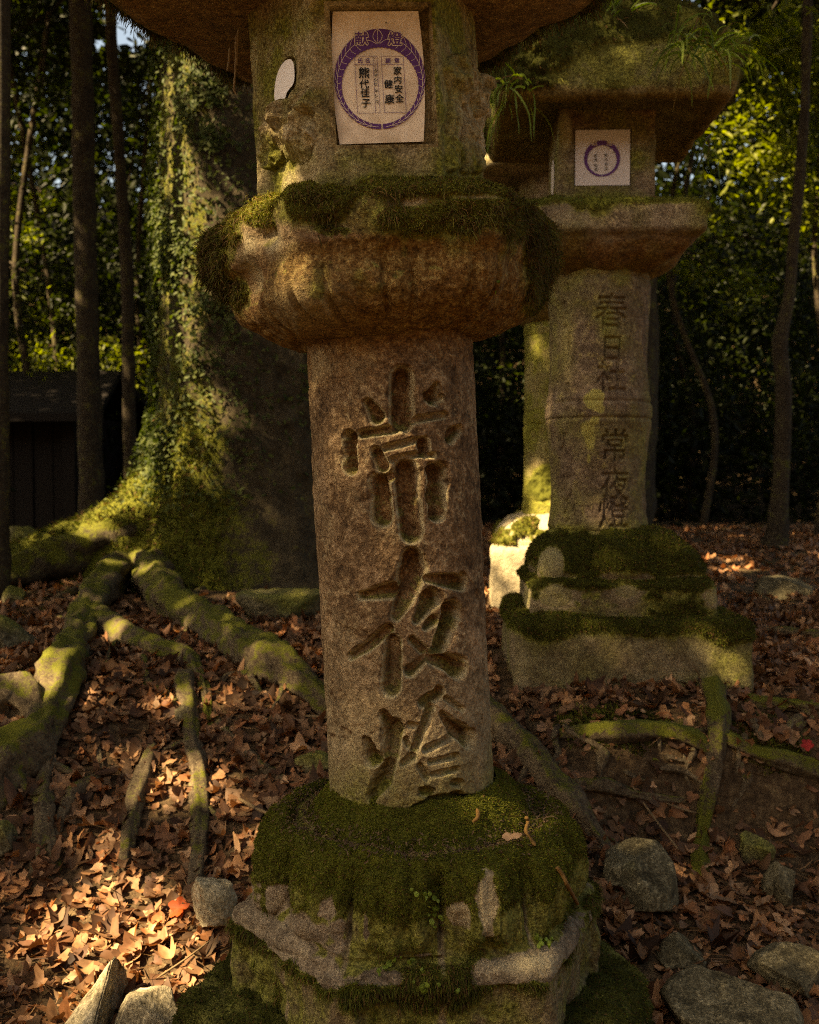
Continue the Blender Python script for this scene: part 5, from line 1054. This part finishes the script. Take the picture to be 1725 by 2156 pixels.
# chosen sunlit spots; leaves on their line to the sun are removed
gaps = []
def gap(P, r, k=1.0): gaps.append((np.asarray(P, float), r * 1.45 if r < .3 else r, k))
def ggap(x, y, r, up_=0, k=1.0): gap(ghit(np.array([float(x)]), np.array([float(y)]), up_)[0], r, k)
for x, y, r in [(455, 1915, .10), (440, 2005, .14), (380, 2060, .13), (330, 2000, .10), (420, 1950, .10), (290, 1960, .06), (295, 1885, .06), (470, 1960, .08), (255, 2075, .07), (190, 2050, .06), (340, 1880, .05), (210, 1960, .05), (110, 1900, .045), (60, 2000, .05), (320, 2120, .08)]: ggap(x, y, r)
for x, y, r in [(300, 1590, .055), (400, 1610, .06), (395, 1655, .05), (560, 1745, .07), (590, 1725, .05), (345, 1470, .05), (120, 1425, .085), (125, 1470, .07), (255, 1335, .07), (235, 1320, .05), (600, 1390, .05), (430, 1300, .05)]: ggap(x, y, r, .05)
for x, y, r in [(1040, 1250, .12), (1480, 1165, .10), (1530, 1180, .09), (1560, 1200, .08)]: ggap(x, y, r)
gap((-.45, .35, .1), .95); gap((.75, .2, .1), .6); gap((C3[0] - .12, C3[1] - .32, .85), .20); gap((C3[0] - .2, C3[1] - .25, .70), .16); gap((C3[0] - .1, C3[1] - .25, .98), .12); gap((C3[0] - .1, C3[1] - .17, 1.15), .07)  # first two: unseen ground in front, lit to bounce warm light up
gap(at(630, 635, 1.80), .07, .6); gap(at(590, 380, 1.93), .05, .5); gap(at(560, 500, 1.8), .04, .5); gap(at(700, 1330, 1.87), .07, .3); gap(at(730, 1560, 1.87), .06, .3); gap(at(690, 900, 1.88), .06, .25); gap(at(1165, 1200, 3.33), .055); gap(at(1190, 290, 3.44), .045); gap(at(1052, 358, 5.0), .09); gap(at(1150, 460, 3.3), .04)
for x, y, r in [(400, 300, .22), (385, 420, .22), (420, 520, .22), (400, 650, .2), (380, 800, .2), (400, 900, .2), (370, 980, .16), (430, 170, .2), (385, 80, .2), (470, 420, .14), (300, 1045, .16), (250, 1085, .12), (440, 760, .14), (355, 560, .16)]: gap(at(x, y, 5.62), r * .8, .72)
for x, y, r in [(330, 960, .14), (305, 1005, .14), (265, 1045, .13), (215, 1080, .13), (150, 1105, .12), (80, 1130, .1)]: gap(at(x, y, 5.9), r, .62)
for x, y, r in [(1655, 660, .10), (1648, 720, .09), (1650, 800, .08)]: gap(at(x, y, 7.95), r)
for x, y, Y, r in [(60, 270, 11.5, .4), (110, 560, 11.8, .5), (60, 640, 12, .7), (120, 770, 12.3, .6), (40, 480, 11.5, .5), (320, 330, 12.5, .3), (300, 620, 12.8, .3), (150, 340, 11, .3),
                   (1600, 130, 9.3, 1.1), (1680, 220, 9.3, .8), (1540, 60, 9.5, .8), (1500, 250, 9.5, .35), (1470, 620, 12.5, .35), (1480, 580, 12.5, .3), (1410, 300, 11, .3), (1420, 400, 12, .25), (1085, 780, 12, .3), (1070, 740, 12, .25), (1560, 330, 9.3, .35)]: gap(at(x, y, Y), r, .85)
def sun_cut(L, r_, rmax=9.):
    keep = np.ones(len(L), bool)
    for P, r, kk in gaps:
        if r > rmax: continue
        d = L - P; s = d @ TO_SUN; d = d - np.outer(s, TO_SUN); q = np.linalg.norm(d, axis=1) / r
        keep &= ~((s > np.maximum(.15, r * 1.0 if r > .3 else 0)) & (q < 1 + .2 * r_.normal(size=len(L))) & (r_.random(len(L)) < kk))
    return keep

# ------------------------------------------------------------------ the wood behind
LG = dict(a=np.array([.008, .013, .003]), b=np.array([.028, .036, .006]), c=np.array([.15, .165, .014]))  # a, b darkened for shaded foliage, c brightened for sunlit clusters
def crown_pts(c, rx, ry, rz, nclump, per, r_, cr=.27):
    d = nrmz(r_.normal(size=(nclump, 3))) * (r_.random((nclump, 1)) ** .4); cl = c + d * np.array([rx, ry, rz])
    P = np.repeat(cl, per, 0); s = cr * (.6 + .8 * r_.random((nclump, 1))); o = r_.normal(size=(nclump * per, 3)) * np.repeat(s, per, 0) * np.array([1, 1, .5])
    return P + o * .75, cl
SKY = [(275, 40, 62, 70), (300, 0, 40, 40), (1432, 40, 58, 60), (1400, 10, 30, 30), (320, 185, 18, 24), (210, 95, 16, 20), (385, 20, 24, 30)]
def sky_cut(P, r_, k=.93):
    px, py = proj(P); g = np.zeros(len(P))
    for x, y, a, b in SKY: g = np.maximum(g, blob(px, py, x, y, a, b))
    g = np.where(P[:, 1] > 0, g, 0)
    return r_.random(len(P)) > k * sstep(.15, .6, g)
def wood_tree(name, lab, tpts, crowns, seed, size=.085, per=36, mat='green', cols=('a', 'b'), grp='trees of the wood behind', limbs=3, cat_='tree', ns=14):
    r_ = np.random.default_rng(seed); a = np.array(tpts, float); base = a[0, :3]
    o = empty(name, (base[0], base[1], base[2])); tag(o, lab, cat_, grp)
    V, Q = tube(a[:, :3], a[:, 3], ns, .12, .10, 5, seed, caps=False); prt_ = [(V, Q, None, np.full(V.shape, .25))]; Ps = []
    for c, rx, ry, rz, ncl in crowns:
        P, cl = crown_pts(np.array(c, float), rx, ry, rz, ncl, per, r_); Ps.append(P)
        for q in cl[r_.choice(len(cl), min(limbs, len(cl)), replace=False)]:
            k = int(np.clip(np.searchsorted(a[:, 2], q[2] - .6), 1, len(a) - 1)); s0 = a[k, :3]; mid = (s0 + q) / 2 + np.array([0, 0, .15])
            v, qq = tube([s0, mid, q], [a[k, 3] * .45, a[k, 3] * .28, .012], 7, .15, .1, 5, seed); prt_.append((v, qq, None, np.full(v.shape, .2)))
    V_, Q_, T_, C_ = cat(prt_); mk('trunk', V_, Q=Q_, mat=M['dark'], parent=o, col=C_)
    if Ps:
        P = np.concatenate(Ps); P = P[sky_cut(P, r_) & sun_cut(P, r_)]; P = P[P[:, 2] > gh(P[:, 0], P[:, 1]) + .05]
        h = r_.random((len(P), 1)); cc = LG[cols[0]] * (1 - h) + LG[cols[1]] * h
        N = nrmz(r_.normal(size=P.shape) * .6 + np.array([0, -.25, .75])); v, q, c = leafquads(P, N, r_, size, cc, .36)
        mk('crown', v, Q=q, mat=M[mat], parent=o, col=c, cname='lc')
    return o
def tr(l): return [(*at(x, y, Y), w_ / 2 * Y / F) for x, y, w_, Y in l]
def up(l, top=9.0, r=.06): e = l[-1]; p = l[-2]; return l + [(e[0] + (e[0] - p[0]) * .6, e[1], top, r)]
T1 = up(tr([(198, 1150, 62, 9), (192, 1090, 56, 9), (190, 900, 50, 9), (185, 700, 48, 9), (178, 400, 46, 9), (172, 100, 44, 9), (168, -100, 42, 9)]))
wood_tree('forest_tree', 'dark straight trunk standing in front of the bright leaves at the left', T1, [((-3.2, 9.4, 6.6), 2.2, 1.8, 1.6, 40)], 501)
T2 = up(tr([(285, 1130, 34, 10), (272, 900, 28, 10), (268, 600, 26, 10), (250, 300, 24, 10), (232, 0, 22, 10)]))
wood_tree('forest_tree', 'slender leaning dark trunk between the straight trunk and the ivy covered tree', T2, [((-3.0, 10.4, 6.8), 1.8, 1.6, 1.4, 30)], 502)
T3 = up(tr([(-12, 1330, 60, 5.2), (-4, 1150, 46, 5.2), (-4, 900, 44, 5.2), (-2, 500, 42, 5.2), (0, 100, 40, 5.2)]), 8)
wood_tree('forest_tree', 'dark trunk cut by the left edge of the picture', T3, [((-2.4, 5.4, 6.4), 1.2, 1.4, 1.0, 16)], 503)
T4 = up(tr([(1628, 1152, 60, 8), (1638, 1107, 44, 8), (1648, 950, 34, 8), (1650, 812, 33, 8), (1643, 719, 33, 8), (1662, 622, 26, 8), (1672, 500, 24, 8), (1690, 300, 22, 8), (1700, 50, 20, 8)]))
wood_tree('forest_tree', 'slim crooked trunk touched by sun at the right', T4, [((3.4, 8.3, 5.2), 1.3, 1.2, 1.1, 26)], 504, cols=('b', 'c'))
# leafy trees, near to far
k = 0
for nm, lab, px, Y, base_w, crowns, cols in [
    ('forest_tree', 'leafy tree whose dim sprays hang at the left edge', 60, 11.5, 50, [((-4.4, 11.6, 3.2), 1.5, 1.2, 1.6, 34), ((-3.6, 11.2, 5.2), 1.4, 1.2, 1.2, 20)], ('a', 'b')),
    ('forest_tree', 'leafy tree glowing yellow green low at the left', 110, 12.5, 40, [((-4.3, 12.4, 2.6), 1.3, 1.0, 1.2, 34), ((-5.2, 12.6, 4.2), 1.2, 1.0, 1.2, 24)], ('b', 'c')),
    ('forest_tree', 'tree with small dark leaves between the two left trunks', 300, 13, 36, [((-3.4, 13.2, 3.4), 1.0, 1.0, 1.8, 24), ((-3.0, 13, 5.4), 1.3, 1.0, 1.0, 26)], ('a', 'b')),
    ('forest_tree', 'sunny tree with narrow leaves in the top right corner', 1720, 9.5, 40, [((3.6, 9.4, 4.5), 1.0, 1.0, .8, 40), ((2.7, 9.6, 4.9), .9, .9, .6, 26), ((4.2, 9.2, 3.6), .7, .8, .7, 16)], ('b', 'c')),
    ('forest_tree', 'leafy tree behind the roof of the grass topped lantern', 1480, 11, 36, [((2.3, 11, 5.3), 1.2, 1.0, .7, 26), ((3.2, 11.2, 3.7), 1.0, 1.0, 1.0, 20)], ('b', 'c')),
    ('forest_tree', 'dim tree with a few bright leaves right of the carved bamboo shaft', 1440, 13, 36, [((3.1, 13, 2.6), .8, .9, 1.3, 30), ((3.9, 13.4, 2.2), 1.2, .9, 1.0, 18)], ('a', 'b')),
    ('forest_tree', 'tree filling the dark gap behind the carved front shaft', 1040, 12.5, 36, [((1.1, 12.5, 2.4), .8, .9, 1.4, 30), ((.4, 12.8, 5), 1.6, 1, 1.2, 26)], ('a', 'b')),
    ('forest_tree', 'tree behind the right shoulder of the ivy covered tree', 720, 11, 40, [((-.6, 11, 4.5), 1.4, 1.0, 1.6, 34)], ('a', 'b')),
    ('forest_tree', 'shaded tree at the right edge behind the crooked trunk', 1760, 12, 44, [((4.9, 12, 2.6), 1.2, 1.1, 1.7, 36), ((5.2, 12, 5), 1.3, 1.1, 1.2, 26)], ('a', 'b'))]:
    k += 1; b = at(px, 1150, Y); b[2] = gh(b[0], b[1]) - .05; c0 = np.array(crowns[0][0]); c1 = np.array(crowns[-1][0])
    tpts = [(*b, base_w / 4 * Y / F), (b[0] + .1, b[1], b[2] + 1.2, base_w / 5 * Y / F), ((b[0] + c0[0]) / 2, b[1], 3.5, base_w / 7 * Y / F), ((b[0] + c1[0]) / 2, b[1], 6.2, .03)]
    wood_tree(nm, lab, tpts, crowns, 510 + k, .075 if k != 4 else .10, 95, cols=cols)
# undergrowth and the far wood
r_ = np.random.default_rng(601); Ps = []
n = 3800; x = r_.uniform(-16, 16, n); y = r_.uniform(11.5, 21, n); keep = np.abs(x) < .55 * y + 4.5; x, y = x[keep], y[keep]
cl = np.stack([x, y, gh(x, y) + r_.random(len(x)) * (1.3 + 2.2 * sstep(12.5, 15, y))], -1); P = np.repeat(cl, 40, 0) + r_.normal(size=(len(cl) * 40, 3)) * np.array([.4, .4, .28])
h = r_.random((len(P), 1)); v, q, c = leafquads(P, nrmz(r_.normal(size=P.shape) + np.array([0, 0, .8])), r_, .13, LG['a'] * .7 * (1 - h) + LG['b'] * h * .45, .4)  # leaf colour darkened further to stand in for an unlit thicket
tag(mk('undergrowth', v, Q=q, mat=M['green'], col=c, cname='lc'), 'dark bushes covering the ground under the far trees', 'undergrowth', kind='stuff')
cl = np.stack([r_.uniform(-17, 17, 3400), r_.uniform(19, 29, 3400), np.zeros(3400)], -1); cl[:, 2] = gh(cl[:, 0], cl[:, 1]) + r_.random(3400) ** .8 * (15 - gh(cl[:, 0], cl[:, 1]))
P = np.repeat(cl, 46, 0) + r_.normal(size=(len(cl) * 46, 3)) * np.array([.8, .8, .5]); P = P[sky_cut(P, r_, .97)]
h = r_.random((len(P), 1)); v, q, c = leafquads(P, nrmz(r_.normal(size=P.shape) * .8 + np.array([0, -.3, .8])), r_, .25, LG['a'] * (1 - h) + LG['b'] * h * .6, .4)  # leaf colour lowered so the far wood looks shaded
tag(mk('far_wood', v, Q=q, mat=M['green'], col=c, cname='lc'), 'dense mass of leaves of the far wood on the hillside', 'wood', kind='stuff')

# old shed in the dark at the left
hut = empty('wooden_shed', (*at(-10, 1150, 10.5)[:2], float(gh(*at(-10, 1150, 10.5)[:2])))); tag(hut, 'dark old wooden shed with a sloping roof in the shadows at the left', 'shed')
hx, hy = at(-10, 1150, 10.5)[:2]; hz_ = float(gh(hx, hy))
def boxm(l):
    Vs, Qs, o_ = [], [], 0
    for x0, x1, y0, y1, z0, z1 in l:
        Vs.append(np.array([(x, y, z) for x in (x0, x1) for y in (y0, y1) for z in (z0, z1)])); Qs.append(np.array([[0, 1, 3, 2], [4, 6, 7, 5], [0, 4, 5, 1], [2, 3, 7, 6], [0, 2, 6, 4], [1, 5, 7, 3]]) + o_); o_ += 8
    return np.concatenate(Vs), np.concatenate(Qs)
v, q = boxm([(hx - 2.2 + .2 * k, hx - 2.2 + .2 * k + .185, hy + .012 * (k % 2), hy + .05 + .012 * (k % 2), hz_ - .2, hz_ + 1.25) for k in range(15)] + [(hx - 2.2, hx + .8, hy + .08, hy + 2, hz_ - .2, hz_ + 1.22)])
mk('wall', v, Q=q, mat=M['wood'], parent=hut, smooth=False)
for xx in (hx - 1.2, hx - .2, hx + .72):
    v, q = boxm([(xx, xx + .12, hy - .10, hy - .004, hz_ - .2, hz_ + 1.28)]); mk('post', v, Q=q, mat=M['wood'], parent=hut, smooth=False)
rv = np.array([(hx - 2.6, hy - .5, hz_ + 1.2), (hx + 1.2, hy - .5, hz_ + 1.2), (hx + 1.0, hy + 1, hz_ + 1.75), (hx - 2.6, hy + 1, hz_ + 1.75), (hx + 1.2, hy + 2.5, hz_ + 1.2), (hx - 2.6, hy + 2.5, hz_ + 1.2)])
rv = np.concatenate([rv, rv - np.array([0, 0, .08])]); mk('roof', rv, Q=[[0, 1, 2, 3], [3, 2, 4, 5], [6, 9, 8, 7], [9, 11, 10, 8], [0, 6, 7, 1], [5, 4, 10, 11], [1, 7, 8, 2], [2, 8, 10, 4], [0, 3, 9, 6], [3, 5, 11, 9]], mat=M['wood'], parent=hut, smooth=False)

# ------------------------------------------------------------------ leaf slab added overhead to block sun, holes cut towards each wanted sun patch
r_ = np.random.default_rng(700); n = 150000
L = np.stack([r_.uniform(-15, 6, n), r_.uniform(-4.5, 17, n), r_.uniform(7.2, 8.8, n)], -1)
L[:, 2] += .6 * fbm(L, .4, 3, 701)
keep = sun_cut(L, r_)
jx, jy = .3 * r_.normal(size=(2, n)); keep &= ~((L[:, 0] < 1.8 + jx) & (((L[:, 0] > -4.7 + jx) & (L[:, 1] < 0.1 + jy)) | ((L[:, 0] > -2.9 + jx) & (L[:, 1] < 1.9 + jy))))  # opening left in the slab so sky light reaches the front lantern
L = L[keep & sky_cut(L, r_, .97)]
SH_T = [('added_shade_tree', 'unseen tree added left of the lanterns to block the sun', -5.2, -1.8), ('added_shade_tree', 'unseen tree added beyond the left edge of the clearing to block the sun', -8.6, 5.0), ('added_shade_tree', 'unseen tree added right of the clearing to hold back light', 5.2, 2.2), ('added_shade_tree', 'tree added above the far end of the clearing to block the sun', 1.9, 9.6), ('added_shade_tree', 'unseen tree added far out at the left to block the sun', -12.0, 12.0)]  # trunks added under the slab; the leaves are shared out among them
ctr = np.array([(x, y) for _, _, x, y in SH_T]); own = np.argmin(np.linalg.norm(L[:, None, :2] - ctr[None], axis=2), 1)
for k, (nm, lab, x, y) in enumerate(SH_T):
    z0 = float(gh(x, y)); o = tag(empty(nm, (x, y, z0)), lab, 'tree', 'added trees that shade the lanterns')
    prt_ = [tube([(x, y, z0 - .3), (x + .1, y, 3), (x - .1, y + .1, 6), (x, y, 8.4)], [.34, .26, .2, .06], 14, .2, .12, 3, k)]
    for a in np.linspace(0, 2 * np.pi, 8)[:-1]: prt_.append(tube([(x, y, 5.6), (x + 1.6 * math.cos(a), y + 1.6 * math.sin(a), 7.2), (x + 3.6 * math.cos(a), y + 3.6 * math.sin(a), 8.0)], [.13, .08, .02], 8, .2, .1, 3, k))
    V_, Q_, T_, C_ = cat([(v, q, None, np.full(v.shape, .25)) for v, q in prt_]); mk('trunk', V_, Q=Q_, mat=M['dark'], parent=o, col=C_)
    P = L[own == k]; h = r_.random((len(P), 1)); v, q, c = leafquads(P, nrmz(r_.normal(size=P.shape) * .45 + np.array([0, 0, 1.])), r_, .22, LG['a'] * (1 - h) + LG['b'] * h, .42)
    mk('crown', v, Q=q, mat=M['canopy'], parent=o, col=c, cname='lc')
